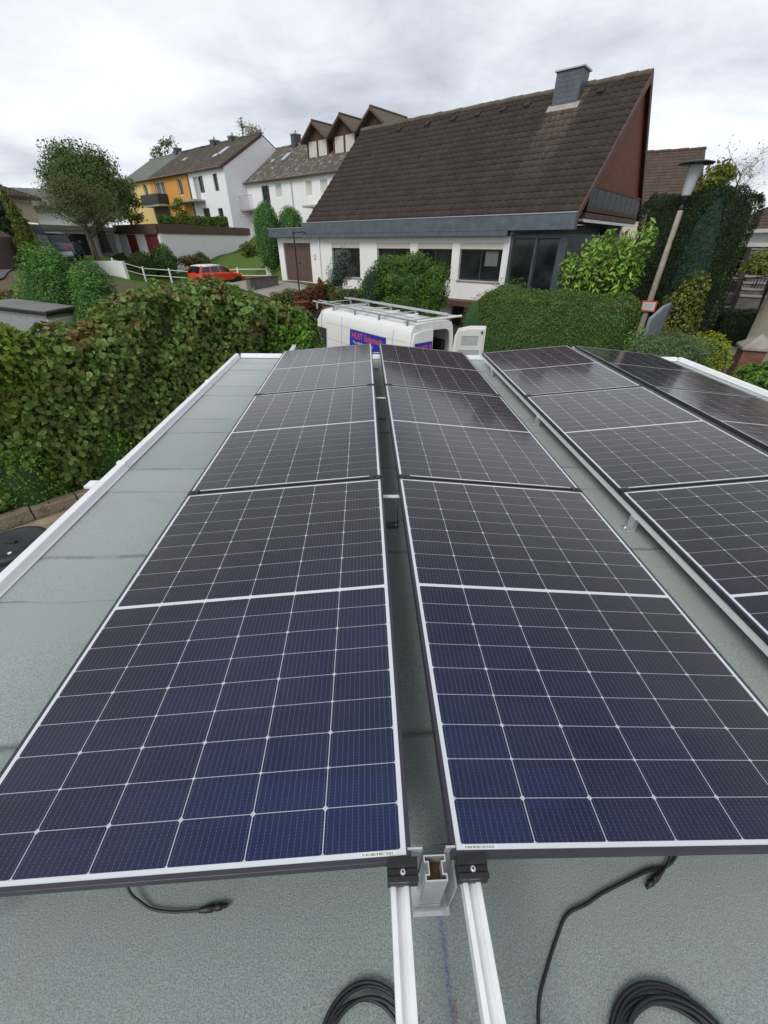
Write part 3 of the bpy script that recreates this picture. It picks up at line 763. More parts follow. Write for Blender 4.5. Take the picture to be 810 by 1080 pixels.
def slim_bracket(y, label):
    root = empty('ridge_bracket', (.004, y, ROOF_Z+.006), 0, label, 'bracket', 'aluminium ridge brackets between the first two panel rows')
    H = RIDGE-ROOF_Z-.075
    mb = MB(); mb.box(-.046, .046, .0, .028, H-.006, H, bev=.001); mb.build('top_plate', 'rail_aluminium', root)
    mb = MB(); mb.box(-.044, -.041, .002, .026, .003, H-.0065); mb.build('cheek_plate', 'slate_dark', root)
    mb = MB(); mb.box(.041, .044, .002, .026, .003, H-.0065); mb.build('cheek_plate', 'slate_dark', root)
    mb = MB(); mb.box(-.046, .046, -.03, .03, -.002, .0028); mb.build('foot_plate', 'slate_dark', root)
    mb = MB(); mb.tube([(.032, -.018, .0028), (.032, -.018, .016)], .007, 8); mb.build('bolt', 'bolt_steel', root)
    mb = MB(); mb.tube([(-.030, .012, H), (-.030, .012, H+.006)], .005, 8); mb.build('bolt', 'bolt_steel', root)
    on_roof(root)
slim_bracket(1.62, 'aluminium ridge bracket in the gap beside the first panels, second from the camera')
slim_bracket(3.3, 'aluminium ridge bracket in the gap, third from the camera')
slim_bracket(5.0, 'aluminium ridge bracket at the far end of the gap, nearest the van')
def roof_foot(x, y, label, zr):
    root = empty('roof_foot', (x, y, ROOF_Z+.006), 0, label, 'bracket', 'small aluminium feet under the low rails')
    h = zr-.04-ROOF_Z-.006
    mb = MB(); mb.box(-.05, .03, -.03, .03, -.003, .003, bev=.0008); mb.box(-.014, .014, -.026, .026, .003, h); mb.build('foot', 'aluminium', root, bevel=.001)
    mb = MB(); mb.box(-.052, -.018, -.018, .018, .003, .018, bev=.002); mb.tube([(-.035, 0, .018), (-.035, 0, .026)], .008, 6); mb.build('bolt', 'bolt_steel', root)
    on_roof(root)
for k, y in enumerate((.1, 1.55, 3.12, 4.7)):
    roof_foot(1.417+.02, y, 'small aluminium foot under the third row rail, %s' % ('just outside the near right corner of view', 'second from the camera', 'third from the camera', 'farthest from the camera')[k], zl+.001)
for k, y in enumerate((.9, 2.6, 4.3)):
    roof_foot(-.0535-CW+.06, y, 'small aluminium foot under the leftmost rail, %s' % ('near', 'middle', 'far')[k]+' one', zl+.003)

# ---- cables lying on the felt
def smooth(pts, n=8):
    P = [Vector(p) for p in pts]; P = [P[0]*2-P[1]]+P+[P[-1]*2-P[-2]]; out = []
    for i in range(1, len(P)-2):
        for k in range(n):
            t = k/n; a, b, c, d = P[i-1:i+3]
            out.append(.5*((2*b)+(c-a)*t+(2*a-5*b+4*c-d)*t*t+(3*b-a-3*c+d)*t**3))
    out.append(P[-2]); return out
def connector(mb, p, d, s=1.):
    d = Vector(d).normalized(); p = Vector(p)
    prof = [(0, .0035), (.004, .006), (.014, .0068), (.018, .0082), (.034, .0085), (.036, .0065), (.040, .0065), (.041, .0082), (.054, .0078), (.056, .005), (.068, .0045)]
    mb.tube([p+d*a*s for a, r in prof], [r*s for a, r in prof], 14)
def cable(name, pts, r, label, conn=None, cat='cable', extra=None):
    root = empty(name, pts[0], 0, label, cat)
    q = [Vector(p)-Vector(pts[0]) for p in smooth(pts)]
    mb = MB(); mb.tube(q, r, 10); mb.build('lead', 'cable_black', root)
    if conn:
        p, d, s = conn; mb = MB(); connector(mb, Vector(p)-Vector(pts[0]), d, s); mb.build('plug', 'black_plastic', root)
    if extra: extra(root, Vector(pts[0]))
    on_roof(root)
zc = ROOF_Z+.011
cable('connector_cable', [(-.80, .25, zc+.06), (-.78, .06, zc+.02), (-.72, .005, zc), (-.65, -.012, zc), (-.575, -.013, zc)], .0032,
      'short black cable with plug poking out below the near left panel', ((-.575, -.013, zc), (1, .10, 0), 1.05))
def second_plug(root, o):
    q = smooth([(.72, .10, zc+.03), (.69, .04, zc+.012), (.655, .012, zc+.002)]); mb = MB(); mb.tube([Vector(p)-o for p in q], .0032, 10); mb.build('lead', 'cable_black', root)
    mb = MB(); connector(mb, Vector((.655, .014, zc+.002))-o, (-.86, -.42, 0), 1.0); mb.build('plug', 'black_plastic', root)
cable('extension_cable', [(.80, .12, zc+.03), (.70, .035, zc), (.62, .018, zc), (.55, .0, zc), (.47, -.022, zc), (.42, -.04, zc), (.36, -.058, zc), (.315, -.10, zc), (.275, -.145, zc), (.240, -.19, zc), (.222, -.24, zc), (.22, -.31, zc), (.26, -.40, zc)], .0042,
      'long black cable with loose plug curving out from under the near right panel', None, 'cable', second_plug)
def coil(name, c, r, turns, label, sq=1., wire=.0046):
    pts = []
    for i in range(turns*44+1):
        t = i/44*2*PI; k = i/44; rr = r*(1-.17*(.5-.5*math.cos(k*2.1)))+.004*math.sin(k*5.3)
        pts.append((c[0]+rr*math.cos(t+1)+.006*math.sin(k*2.1), c[1]+rr*sq*math.sin(t+1)+.004*math.cos(k*1.7), zc+.009*(.5-.5*math.cos(k*2.1+.8))+.001))
    root = empty(name, c, 0, label, 'cable coil', 'coiled black cables')
    mb = MB(); mb.tube([Vector(p)-Vector(c) for p in pts], wire, 8); mb.build('lead', 'cable_black', root); on_roof(root)
coil('cable_coil', (.50, -.325, zc), .150, 6, 'coiled black cable on the felt at the lower right, beside the long cable', .95)
coil('cable_coil', (-.150, -.262, zc), .108, 4, 'coiled black cable tucked against the left bare rail', 1., .0040)
# ================================================================== BUILDINGS
HR = math.atan2(-.6838, .7297)
def wall_open(mb, x0, x1, z0, z1, y, t, ops, mi=0):
    """front wall from y to y+t with rectangular openings (x0,x1,z0,z1)"""
    xs = sorted({x0, x1, *[o[0] for o in ops], *[o[1] for o in ops]}); zs = sorted({z0, z1, *[o[2] for o in ops], *[o[3] for o in ops]})
    for a, b in zip(xs[:-1], xs[1:]):
        run = None
        for c, d in zip(zs[:-1], zs[1:]):
            mx, mz = (a+b)/2, (c+d)/2
            if any(o[0] < mx < o[1] and o[2] < mz < o[3] for o in ops):
                if run: mb.box(a, b, y, y+t, run[0], run[1], mi); run = None
            else: run = [run[0], d] if run else [c, d]
        if run: mb.box(a, b, y, y+t, run[0], run[1], mi)
def window(parent, x0, x1, z0, z1, y, mull=1, frame='white_plastic', sill=True, shutter=0., curtain=False, fw=.06, depth=.12, pane='window_glass', name='window'):
    mb = MB(); yf = y+depth; zt = z1-shutter
    mb.box(x0, x0+fw, yf, yf+.06, z0, z1); mb.box(x1-fw, x1, yf, yf+.06, z0, z1)
    mb.box(x0+fw, x1-fw, yf, yf+.06, z0, z0+fw); mb.box(x0+fw, x1-fw, yf, yf+.06, zt-fw, zt)
    for k in range(1, mull): xm = x0+(x1-x0)*k/mull; mb.box(xm-fw*.5, xm+fw*.5, yf, yf+.06, z0+fw, zt-fw)
    w = mb.build(name, frame, parent)
    mb = MB(); mb.box(x0+fw*.5, x1-fw*.5, yf+.025, yf+.035, z0+fw*.5, zt-fw*.5); mb.build('pane', pane, w)
    if shutter:
        mb = MB(); mb.box(x0+.005, x1-.005, y+.02, yf+.05, zt, z1-.005); mb.build('shutter_box', 'shutter', w)
    if curtain:
        mb = MB(); mb.box(*curtain, yf+.015, yf+.0245, z0+fw*.6+ (zt-z0)*.45, zt-fw*.6); mb.build('curtain', 'curtain', w)
    if sill:
        mb = MB(); mb.box(x0-.06, x1+.06, y-.05, yf, z0-.05, z0-.003); mb.build('sill', 'concrete', w)
    return w
def tiled(name, x0, x1, y0, z0, y1, z1, mat, parent, cw=.30, ch=.33, amp=.022, per=6, step=.028, thick=.06, soffit=None):
    """roof slope from the eave (y0,z0) to the ridge (y1,z1): stepped courses of rolled tiles, over a thin slab"""
    Ls = math.hypot(y1-y0, z1-z0); dy, dz = (y1-y0)/Ls, (z1-z0)/Ls; ny, nz = -dz, dy
    if nz < 0: ny, nz = -ny, -nz
    nc = max(1, round(Ls/ch)); nx = int((x1-x0)/cw*per)
    xs = np.linspace(x0, x1, nx+1); ph = (xs/cw) % 1
    roll = amp*np.clip(np.sin(ph*2*PI)*1.0, -.35, 1)
    V = []; F = []
    for k in range(nc):
        s0 = Ls*k/nc; s1 = Ls*(k+1)/nc
        jit = rng.uniform(-.004, .004, nx+1).cumsum()*0+rng.uniform(-.003, .003)
        for s, h in ((s0, 0.), (s0, step), (s1, 0.004)):
            hh = roll*(1 if h or s == s1 else 0)+h+jit
            V.append(np.stack([xs, y0+dy*s+ny*hh, z0+dz*s+nz*hh], 1))
    V = np.concatenate(V); n1 = nx+1
    for k in range(nc):
        for j in range(2):
            a = (k*3+j)*n1+np.arange(nx); F.append(np.stack([a, a+1, a+n1+1, a+n1], 1))
    F = np.concatenate(F)
    o = mesh_arrays(name, [(V, F, 0)], [mat], parent)
    mb = MB(); t = thick
    q = [(y0, z0), (y1, z1), (y1-ny*t, z1-nz*t), (y0-ny*t, z0-nz*t)]
    q = [(a-ny*.012, b-nz*.012) for a, b in q]
    mb.prism(q, 0, x0+.004, x1-.004); mb.build('roof_boarding', soffit or 'brown_wood', o)
    return o
def ridge_caps(x0, x1, y, z, mat, parent, r=.11, step=.38, name='ridge_tiles'):
    mb = MB(); x = x0; k = 0
    while x < x1:
        e = min(x+step+.04, x1); dz = random.uniform(-.012, .012)
        mb.tube([(x, y, z+dz), (e, y, z+dz+.012)], r*random.uniform(.95, 1.05), 10); x += step
    return mb.build(name, mat, parent)
def gable_prism(mb, x0, x1, y0, y1, z0, ze, yr, zr, mi=0):
    mb.prism([(y0, z0), (y1, z0), (y1, ze), (yr, zr), (y0, ze)], 0, x0, x1, mi)

# ---- the big dark-roofed house across the drive
def main_house():
    O = Vector((7.73, 17.01, 0))
    h = empty('dark_roofed_house', O, HR, 'white house with steep dark brown tiled roof, slate fascia and wide front windows', 'house')
    X = lambda a: -a
    zf0, zf1 = 4.37, 4.93          # fascia
    # front wall, set back under the fascia
    y = .35; wl, wr = X(14.75), X(2.55)
    ops = [(X(13.05), X(10.95), 2.45, 4.02), (X(9.75), X(7.65), 2.66, 4.02), (X(7.2), X(5.3), 2.66, 4.02), (X(4.9), X(2.85), 2.62, 4.02)]
    base_op = (X(5.1), X(2.9), .1, 1.62)
    mb = MB(); wall_open(mb, wl, wr, 0, 4.38, y, .3, ops+[base_op])
    mb.box(wl, wl+.3, y+.3, 8.9, 0, 4.8); mb.box(wl+.3, -.6, 8.6, 8.9, 0, 4.8)
    mb.build('wall', 'white_render', h)
    mb = MB(); mb.box(wl+.3, wr, y+.8, y+.9, .0, 4.3); mb.build('interior', 'interior_dark', h)
    for i, (a, b, c, d) in enumerate(ops):
        window(h, a, b, c, d, y, mull=2 if i != 3 else 2, frame='anthracite', shutter=.22, curtain=(a+1.2, b-.25) if i == 3 else ((a+.1, a+.7) if i == 0 else False), sill=True, depth=.14)
    mb = MB(); mb.box(base_op[0]-.5, base_op[1]+1.2, y-.7, y-.003, 1.64, 1.86); mb.build('ledge', 'brown_fascia', h)
    mb = MB(); mb.box(base_op[0], base_op[1], y+.2, y+.24, .1, 1.62); mb.build('basement_door', 'dark_metal', h)
    # dark slate-clad corner bay with two tall panes
    mb = MB(); wall_open(mb, X(2.545), X(.25), 0.2, 4.30, .30, .3, [(X(2.42), X(1.5), 2.3, 4.18), (X(1.42), X(.55), 2.3, 4.18)])
    mb.box(X(.55), X(.25), .6, 8.6, .2, 4.30); mb.build('slate_bay', 'slate_dark', h)
    for a, b in ((2.42, 1.5), (1.42, .55)): window(h, X(a), X(b), 2.3, 4.18, .30, 1, 'anthracite', sill=False, fw=.05, depth=.06)
    # slate fascia
    mb = MB(); mb.box(X(15.0), X(0.02), -.0, .30, zf0+.06, zf1, bev=.01)
    mb.box(X(15.0), X(2.6), -.003, .33, zf0-.1, zf0+.055)
    mb.box(X(15.0), X(14.72), .31, 2.2, zf0, zf1-.01)
    mb.build('fascia', 'slate_fascia', h)
    mb = MB(); mb.box(X(15.03), X(0.0), -.02, .1, zf1+.002, zf1+.03); mb.build('fascia_cap', 'galvanised', h)
    # the roof, ridge at b 4.74
    yr, zr = 4.74, 9.24
    rf = tiled('roof', X(14.6), X(.0), .05, 4.97, yr, zr, 'tiles_brown', h, .30, .34, .024, 6, .034)
    tiled('rear_roof', X(14.6), X(.0), 9.43, 4.97, yr, zr, 'tiles_brown', h, .30, .34, .024, 4, .034)
    ridge_caps(X(14.6), X(-.02), yr, zr+.02, 'tiles_dormer', h)
    mb = MB()   # vent tiles below the ridge
    for a in (1.6, 4.6, 5.7, 7.0, 8.3, 9.8, 11.6):
        b = 4.35; z = 4.97+(b-.05)*.91; mb.obox((X(a), b-.02, z+.06), (.13, 0, 0), (0, .09, .08), (0, -.03, .035))
    mb.build('vent_tile', 'tiles_brown', h)
    # verge boards and the right gable: red boarding deep under the overhang, balcony below
    sl = (zr-4.97)/(yr-.05)
    mb = MB()
    for (ya, yb) in ((-.02, yr), (9.5, yr)):
        za = 4.97+(ya-.05)*sl if ya < yr else 4.97+(9.43-ya)*sl
        mb.prism([(ya, za-.22), (yr, zr-.24), (yr, zr+.04), (ya, za+.05)], 0, .003, .05)
    mb.build('verge_board', 'brown_fascia', h)
    zb = 5.72
    inn = lambda yy: 4.97+(min(yy, 9.48-yy)-.05)*sl-.10
    mb = MB(); yl = (zb-4.97+.1)/sl+.05; mb.prism([(yl, zb), (9.48-yl, zb), (yr, zr-.12)], 0, -.24, -.12)
    mb.build('gable_boarding', 'red_wood', h)
    mb = MB(); mb.box(-1.2, .0, .9, 8.6, 4.78, 4.96); mb.build('balcony_floor', 'brown_fascia', h)
    mb = MB(); mb.box(-.06, -.0, .9, 8.6, 5.70, 5.77); mb.box(-.05, -.01, .9, 8.6, 5.0, 5.06)
    mb.box(-.052, -.015, .95, 8.55, 5.06, 5.14)
    mb.build('balcony_rail', 'brown_wood', h)
    for k in range(9):
        ya = .95+k*.845; mb = MB(); mb.box(-.045, -.02, ya, ya+.80, 5.145, 5.695); p = mb.build('balcony_panel', 'anthracite', h)
        mb = MB()
        for j in range(3): mb.box(-.0195, -.012, ya+.1+j*.25, ya+.22+j*.25, 5.2, 5.64)
        mb.build('panel_relief', 'slate_dark', p)
    mb = MB(); mb.box(-1.3, -.04, .9, 8.6, 4.70, 4.776); mb.box(-.04, .0, .9, 8.6, 4.67, 4.76); mb.build('soffit', 'white_plastic', h)
    mb = MB(); mb.box(-1.5, -1.36, .6, 8.6, .2, 4.66); mb.build('side_wall', 'slate_dark', h)
    # slate-clad chimney through the front slope just below the ridge
    cx0, cx1 = X(3.38), X(2.35); cy0, cy1 = 4.05, 4.80
    ch = empty('chimney'); ch.parent = h
    mb = MB(); mb.box(cx0, cx1, cy0, cy1, 8.2, 9.66); c = mb.build('chimney_shaft', 'slate_fascia', ch)
    mb = MB()
    for r_ in range(9):
        for q in range(5):
            xx = cx0+.03+q*.235+(r_ % 2)*.06
            if xx+.2 < cx1: mb.box(xx, xx+.22, cy0-.008, cy0-.001, 8.30+r_*.15, 8.435+r_*.15)
    mb.build('cladding_slates', 'slate_fascia', ch)
    mb = MB(); mb.box(cx0-.07, cx1+.07, cy0-.07, cy1+.07, 9.66, 9.72, bev=.01); mb.build('chimney_cap', 'galvanised', ch)
    mb = MB(); mb.obox(((cx0+cx1)/2, cy0-.09, 8.58), ((cx1-cx0)/2+.12, 0, 0), (0, .12, .11), (0, -.015, .016)); mb.build('lead_flashing', 'concrete', ch)
    # flat annex with the brown garage door
    ya = .55
    mb = MB(); wall_open(mb, X(18.0), X(14.76), 1.6, 4.28, ya, .3, [(X(17.5), X(15.05), 2.05, 4.02)]); mb.box(X(18.0), X(17.7), ya+.3, 6, 1.6, 4.28)
    mb.build('annex_wall', 'white_render', h)
    mb = MB(); mb.box(X(18.2), X(15.006), .1, 6.2, 4.30, 4.72); mb.build('annex_fascia', 'slate_fascia', h)
    mb = MB(); mb.box(X(18.22), X(15.01), .08, .3, 4.722, 4.75); mb.build('annex_cap', 'galvanised', h)
    gd = None
    mb = MB(); mb.box(X(17.5), X(15.05), ya+.08, ya+.12, 2.05, 4.02)
    for k in range(10): mb.box(X(17.48)+k*.24+.02, X(17.48)+k*.24+.2, ya+.068, ya+.079, 2.12, 3.96)
    gd = mb.build('garage_door', 'brown_metal', h)
    mb = MB(); mb.tube([(X(16.2), ya+.02, 3.0), (X(16.2), ya+.07, 3.0)], .04, 8); mb.build('handle', 'dark_metal', gd)
    mb = MB(); mb.box(X(14.55), X(14.38), y-.05, y-.002, 3.25, 3.50, bev=.01); mb.build('house_lamp', 'shutter', h)
    mb = MB(); mb.tube([(X(14.0), y-.05, 2.0), (X(14.0), y-.05, 4.3)], .04, 8); mb.build('downpipe', 'white_plastic', h)
    return h
main_house()

# ---- the row of joined houses up the hill
def row_house(name, a0, a1, O, wallm, roofm, label, ze, zr, yr, depth, wins, z0, extra=None, chim=(), gable=True, sky=(), aer=None, frame='anthracite'):
    h = empty(name, (O[0], O[1], 0), HR, label, 'house', None)
    x0, x1 = -a1+.003, -a0-.003
    mb = MB(); ops = [w[:4] for w in wins]; wall_open(mb, x0, x1, z0, ze-.12, 0, .3, ops)
    mb.box(x0, x0+.3, .3, depth, z0, ze-.12); mb.box(x1-.3, x1, .3, depth, z0, ze-.12); mb.box(x0+.3, x1-.3, depth-.3, depth, z0, ze-.12)
    if gable:
        for xa, xb in ((x0, x0+.3), (x1-.3, x1)): mb.prism([(0, ze-.12), (depth, ze-.12), (depth, ze-.06), (yr, zr-.10), (.0, ze-.06)], 0, xa, xb)
    mb.build('wall', wallm, h)
    mb = MB(); mb.box(x0+.3, x1-.3, .9, 1., z0, ze-.3); mb.build('interior', 'interior_dark', h)
    for w in wins:
        window(h, *w[:4], 0, mull=w[4] if len(w) > 4 else 1, frame=w[5] if len(w) > 5 else frame, pane=w[6] if len(w) > 6 else 'window_glass', sill=False, fw=.07)
    ov = .28
    sl = (zr-ze)/(yr)
    tiled('roof', x0-.0, x1+(.0), -ov, ze-ov*sl, yr, zr, roofm, h, .33, .36, .02, 4, .03)
    tiled('rear_roof', x0, x1, depth+ov, ze-ov*sl, yr, zr, roofm, h, .6, .36, .02, 3, .03)
    ridge_caps(x0, x1, yr, zr+.02, roofm, h, .12, .6)
    mb = MB(); mb.tube([(x0, -ov-.06, ze-ov*sl-.02), (x1, -ov-.06, ze-ov*sl-.02)], .07, 8); mb.build('gutter', 'brown_metal', h)
    for (xc, w, zt) in chim:
        c = MB(); c.box(xc-w, xc+w, yr-.4, yr+.4, zr-.7, zt); cc = c.build('chimney', 'slate_dark', h)
        c = MB(); c.box(xc-w-.06, xc+w+.06, yr-.46, yr+.46, zt, zt+.08); c.tube([(xc, yr, zt+.08), (xc, yr, zt+.35)], .09, 8); c.build('chimney_cap', 'concrete', cc)
    for (xs_, ys_, w, l) in sky:
        n = Vector((0, -sl, 1)).normalized(); d = Vector((0, 1, sl)).normalized()
        c = Vector((xs_, ys_, ze+ys_*sl))+n*.09
        m2 = MB(); m2.obox(c, (w, 0, 0), d*l, n*.05); s = m2.build('skylight', 'galvanised', h)
        m2 = MB(); m2.obox(c+n*.055, (w-.07, 0, 0), d*(l-.07), n*.004); m2.build('pane', 'lamp_glass', s)
    if aer:
        m2 = MB(); xa, zt = aer; m2.tube([(xa, yr, zr-.1), (xa, yr, zt)], .045, 6)
        for i in range(6):
            zz = zt-.1-i*.22; m2.tube([(xa-.35+.04*i, yr, zz), (xa+.35-.04*i, yr, zz)], .03, 5)
        m2.build('aerial', 'dark_metal', h)
    if extra: extra(h, x0, x1)
    return h
RO = (-12.6, 50.2)
def ex_white(h, x0, x1):
    mb = MB(); mb.box(-8.9, -4.3, -1.3, -.003, 7.58, 7.74); mb.build('canopy', 'concrete', h)
    mb = MB(); mb.box(-6.95, -6.75, -.08, -.005, 4.5, 10.0); mb.build('downpipe', 'brown_metal', h)
    sl = (12.95-10.21)/4.9
    mb = MB(); mb.prism([(-.28, 10.2-.28*sl-.02), (4.9, 12.95-.02), (4.9, 12.95-.22), (-.28, 10.2-.28*sl-.2)], 0, x1+.004, x1+.05); mb.build('verge_board', 'brown_wood', h)
row_house('white_row_house', 0, 6.94, RO, 'white_render_far', 'tiles_dark', 'white end house of the hillside row, blank white gable, dark tiled roof with aerial', 10.21, 12.95, 4.9, 9.8,
          [(-5.95, -5.0, 7.75, 9.64, 1, 'grey_door', 'grey_door'), (-4.97, -4.03, 8.32, 9.64), (-2.12, -1.36, 8.32, 9.64), (-5.2, -3.9, 5.0, 7.05), (-2.3, -1.4, 5.3, 6.95)], 3.8, ex_white,
          chim=[(-4.9, .32, 13.2)], sky=[(-3.4, 2.6, .4, .7), (-3.9, 1.9, .4, .3)], aer=(-3.0, 14.5))
def ex_orange(h, x0, x1):
    b = MB(); b.box(-16.2, -12.0, -1.2, -.003, 7.5, 7.62); q = b.build('balcony', 'concrete', h)
    b = MB(); b.box(-16.2, -12.0, -1.2, -1.12, 7.66, 8.6); b.box(-12.08, -12.0, -1.115, -.01, 7.66, 8.6); b.box(-16.2, -16.12, -1.115, -.01, 7.66, 8.6); b.build('balcony_screen', 'anthracite', q)
    b = MB()
    for k in range(14): b.box(-16.1+k*.3, -15.98+k*.3, -1.215, -1.203, 7.72, 8.56)
    b.build('screen_slat', 'dark_metal', q)
    b = MB(); b.box(-16.0, -12.4, -.06, -.01, 5.0, 7.45); b.build('dark_panel', 'brown_fascia', h)  # dark brown sheet on the wall below the balcony
row_house('orange_row_house', 6.94, 15.68, RO, 'orange_render', 'tiles_dark', 'orange rendered house in the middle of the row with dark balcony screen', 10.21, 12.95, 4.9, 9.8,
          [(-14.5, -12.2, 7.7, 9.8, 2, 'white_plastic', 'curtain'), (-9.3, -8.3, 8.31, 9.79, 1, 'white_plastic')], 3.8, ex_orange, chim=[(-8.4, .35, 13.25)], sky=[(-11.2, 2.6, .3, .3)])
row_house('yellow_row_house', 15.68, 24.1, RO, 'yellow_render', 'tiles_grey', 'pale yellow house at the left end of the row under a grey tiled roof', 10.21, 12.95, 4.9, 9.8,
          [(-22.6, -21.1, 8.0, 9.7, 1, 'green_paint', 'window_glass'), (-17.5, -16.5, 8.5, 9.76, 1, 'white_plastic')], 3.8, None, chim=[(-16.6, .25, 13.4)])
def ex_second(h, x0, x1):
    b = MB(); b.box(.0, 3.1, -1.1, -.003, 6.7, 6.83); q = b.build('balcony', 'concrete', h)
    b = MB(); b.tube([(.05, -1.05, 7.9), (3.05, -1.05, 7.9)], .03, 6); b.tube([(.05, -1.05, 7.9), (.05, -.02, 7.9)], .03, 6)
    for k in range(21): b.tube([(.05+k*.15, -1.05, 6.83), (.05+k*.15, -1.05, 7.9)], .014, 5)
    b.build('balcony_railing', 'galvanised', q)
    b = MB(); b.tube([(7.5, -.3, 8.95), (7.9, -.08, 8.6), (7.95, -.08, 4.2)], .05, 8); b.build('downpipe', 'galvanised', h)
    b = MB(); b.box(10.5, 14.2, -1.2, -.003, 6.6, 6.75); b.build('canopy', 'concrete', h)
    sl = (12.0-9.12)/4.45
    b = MB(); b.prism([(-.28, 9.12-.28*sl-.02), (4.45, 11.98), (4.45, 11.78), (-.28, 9.12-.28*sl-.2)], 0, x0-.05, x0-.004); b.build('verge_board', 'galvanised', h)
    # three gabled dormers side by side
    for k in range(3):
        xa = 7.95+k*3.35; xb = xa+3.15; xm = (xa+xb)/2; yf = 2.0; zb = 9.7; zw = 11.55; zp = 12.72
        d = empty('dormer', (0, 0, 0)); d.parent = h
        b = MB(); wall_open(b, xa+.2, xb-.2, zb, zw, yf, .15, [(xa+.42, xm-.12, 10.22, 11.5), (xm+.12, xb-.42, 10.22, 11.5)] if k < 2 else [(xa+.3, xb-.3, 10.6, 11.5)])
        b.prism([(xa+.2, zw+.001), (xb-.2, zw+.001), (xm, zp-.12)], 1, yf+.002, yf+.15)
        b.box(xa+.2, xa+.35, yf+.15, 6.0, zb, zw); b.box(xb-.35, xb-.2, yf+.15, 6.0, zb, zw)
        b.build('dormer_wall', 'brown_wood', d)
        if k < 2:
            for (wa, wb) in ((xa+.42, xm-.12), (xm+.12, xb-.42)):
                window(d, wa, wb, 10.22, 11.5, yf, 1, 'white_plastic', sill=False, pane='shutter', depth=.03)
        else:
            window(d, xa+.3, xb-.3, 10.6, 11.5, yf, 3, 'shutter', sill=False, depth=.05)
        for s, (xe) in ((-1, xa-.05), (1, xb+.05)):
            n = MB(); ze_ = zw-.02
            n.prism([(xe, ze_), (xm, zp), (xm, zp-.14), (xe, ze_-.14)], 1, yf-.5, 6.2)
            n.build('dormer_roof', 'tiles_dormer', d)
        n = MB(); n.prism([(xa-.05, zw-.02), (xm, zp), (xb+.05, zw-.02), (xb+.05, zw-.20), (xm, zp-.2), (xa-.05, zw-.20)], 1, yf-.54, yf-.503); n.build('barge_board', 'brown_fascia', d)
        n = MB(); n.tube([(xm, yf-.5, zp+.02), (xm, 6.2, zp+.02)], .09, 8); n.build('ridge_tiles', 'tiles_dormer', d)
row_house('dormer_row_house', -19.5, 0, (-11.71, 52.46), 'white_render_far', 'tiles_worn', 'white house with three brown gabled dormers and a weathered lichen-spotted roof', 9.12, 12.0, 4.45, 9.0,
          [(3.3, 4.5, 6.9, 8.6, 2), (5.5, 6.4, 7.6, 8.7, 1, 'white_plastic', 'shutter'), (9.8, 10.6, 7.5, 8.57, 1, 'white_plastic', 'shutter'), (11.7, 12.6, 7.5, 8.55, 1, 'white_plastic', 'shutter')], 3.8, ex_second,
          chim=[(3.9, .3, 12.75)], sky=[(4.3, 2.7, .3, .6), (2.6, 2.4, .25, .25)])

# ---- low white garages with the brown fascia: a corner at the left, long blank wall to the right
def frame_from(p, q):
    d = Vector((q[0]-p[0], q[1]-p[1], 0)); return math.atan2(d.y, d.x), d.length
def low_garages():
    ztop = 5.35
    def atz(px, py, z):
        d = ray(px, py); t = (z-CAM.z)/d.z; return CAM+d*t
    K = atd(168, 236, 41); ztop = K.z
    Rr = atd(262, 244, 50); Lf = atd(124, 239, 46)
    r1, l1 = frame_from(K, Rr); r2, l2 = frame_from(Lf, K)
    h = empty('white_garage_block', (K.x, K.y, 0), r1, 'low white garage block with brown fascia and two dark red doors', 'garage')
    zt = ztop
    slope = (Rr.z-zt)/l1
    def loc(P, ins=0.):
        d = P-K; c, q = math.cos(-r1), math.sin(-r1); return Vector((d.x*c-d.y*q, d.x*q+d.y*c, 0))
    kf = Vector((0, 0, 0)); lf = loc(Lf); rf_ = loc(Rr); bk = (lf+rf_)*.5+(lf+rf_)*.32
    poly = [kf, rf_, bk, lf]; cen = (kf+rf_+bk+lf)/4
    def ring(o_): return [tuple((cen+(p-cen)*(1+o_/(p-cen).length))[:2]) for p in poly]
    mb = MB(); mb.prism(ring(-.15), 2, 1.2, zt-.55); mb.build('wall', 'white_render_far', h)
    mb = MB(); mb.prism(ring(.18), 2, zt-.60, zt); mb.build('fascia', 'brown_fascia', h, bevel=.01)
    g = empty('door_front', (0, 0, 0), r2-r1); g.parent = h; g.location = (0, 0, 0)
    mb = MB(); n = l2
    ds = [(-n*.80, -n*.56), (-n*.36, -n*.05)]
    wall_open(mb, -n+.1, -.02, 1.5, zt-.605, -.22, .3, [(a, b, 1.9, zt-.65) for a, b in ds]); 
    mb.build('front_wall', 'white_render_far', g)
    mb = MB(); mb.box(-n-.1, -.05, -.35, -.1, zt-.60, zt-.003, bev=.01); mb.build('front_fascia', 'brown_fascia', g)
    for a, b in ds:
        mb = MB(); mb.box(a, b, -.14, -.10, 1.9, zt-.65)
        k = a+.1
        while k < b-.1: mb.box(k, k+.12, -.155, -.141, 2.0, zt-.75); k += .2
        mb.build('garage_door', 'red_door', g)
    return K, Lf
KK, LL = low_garages()
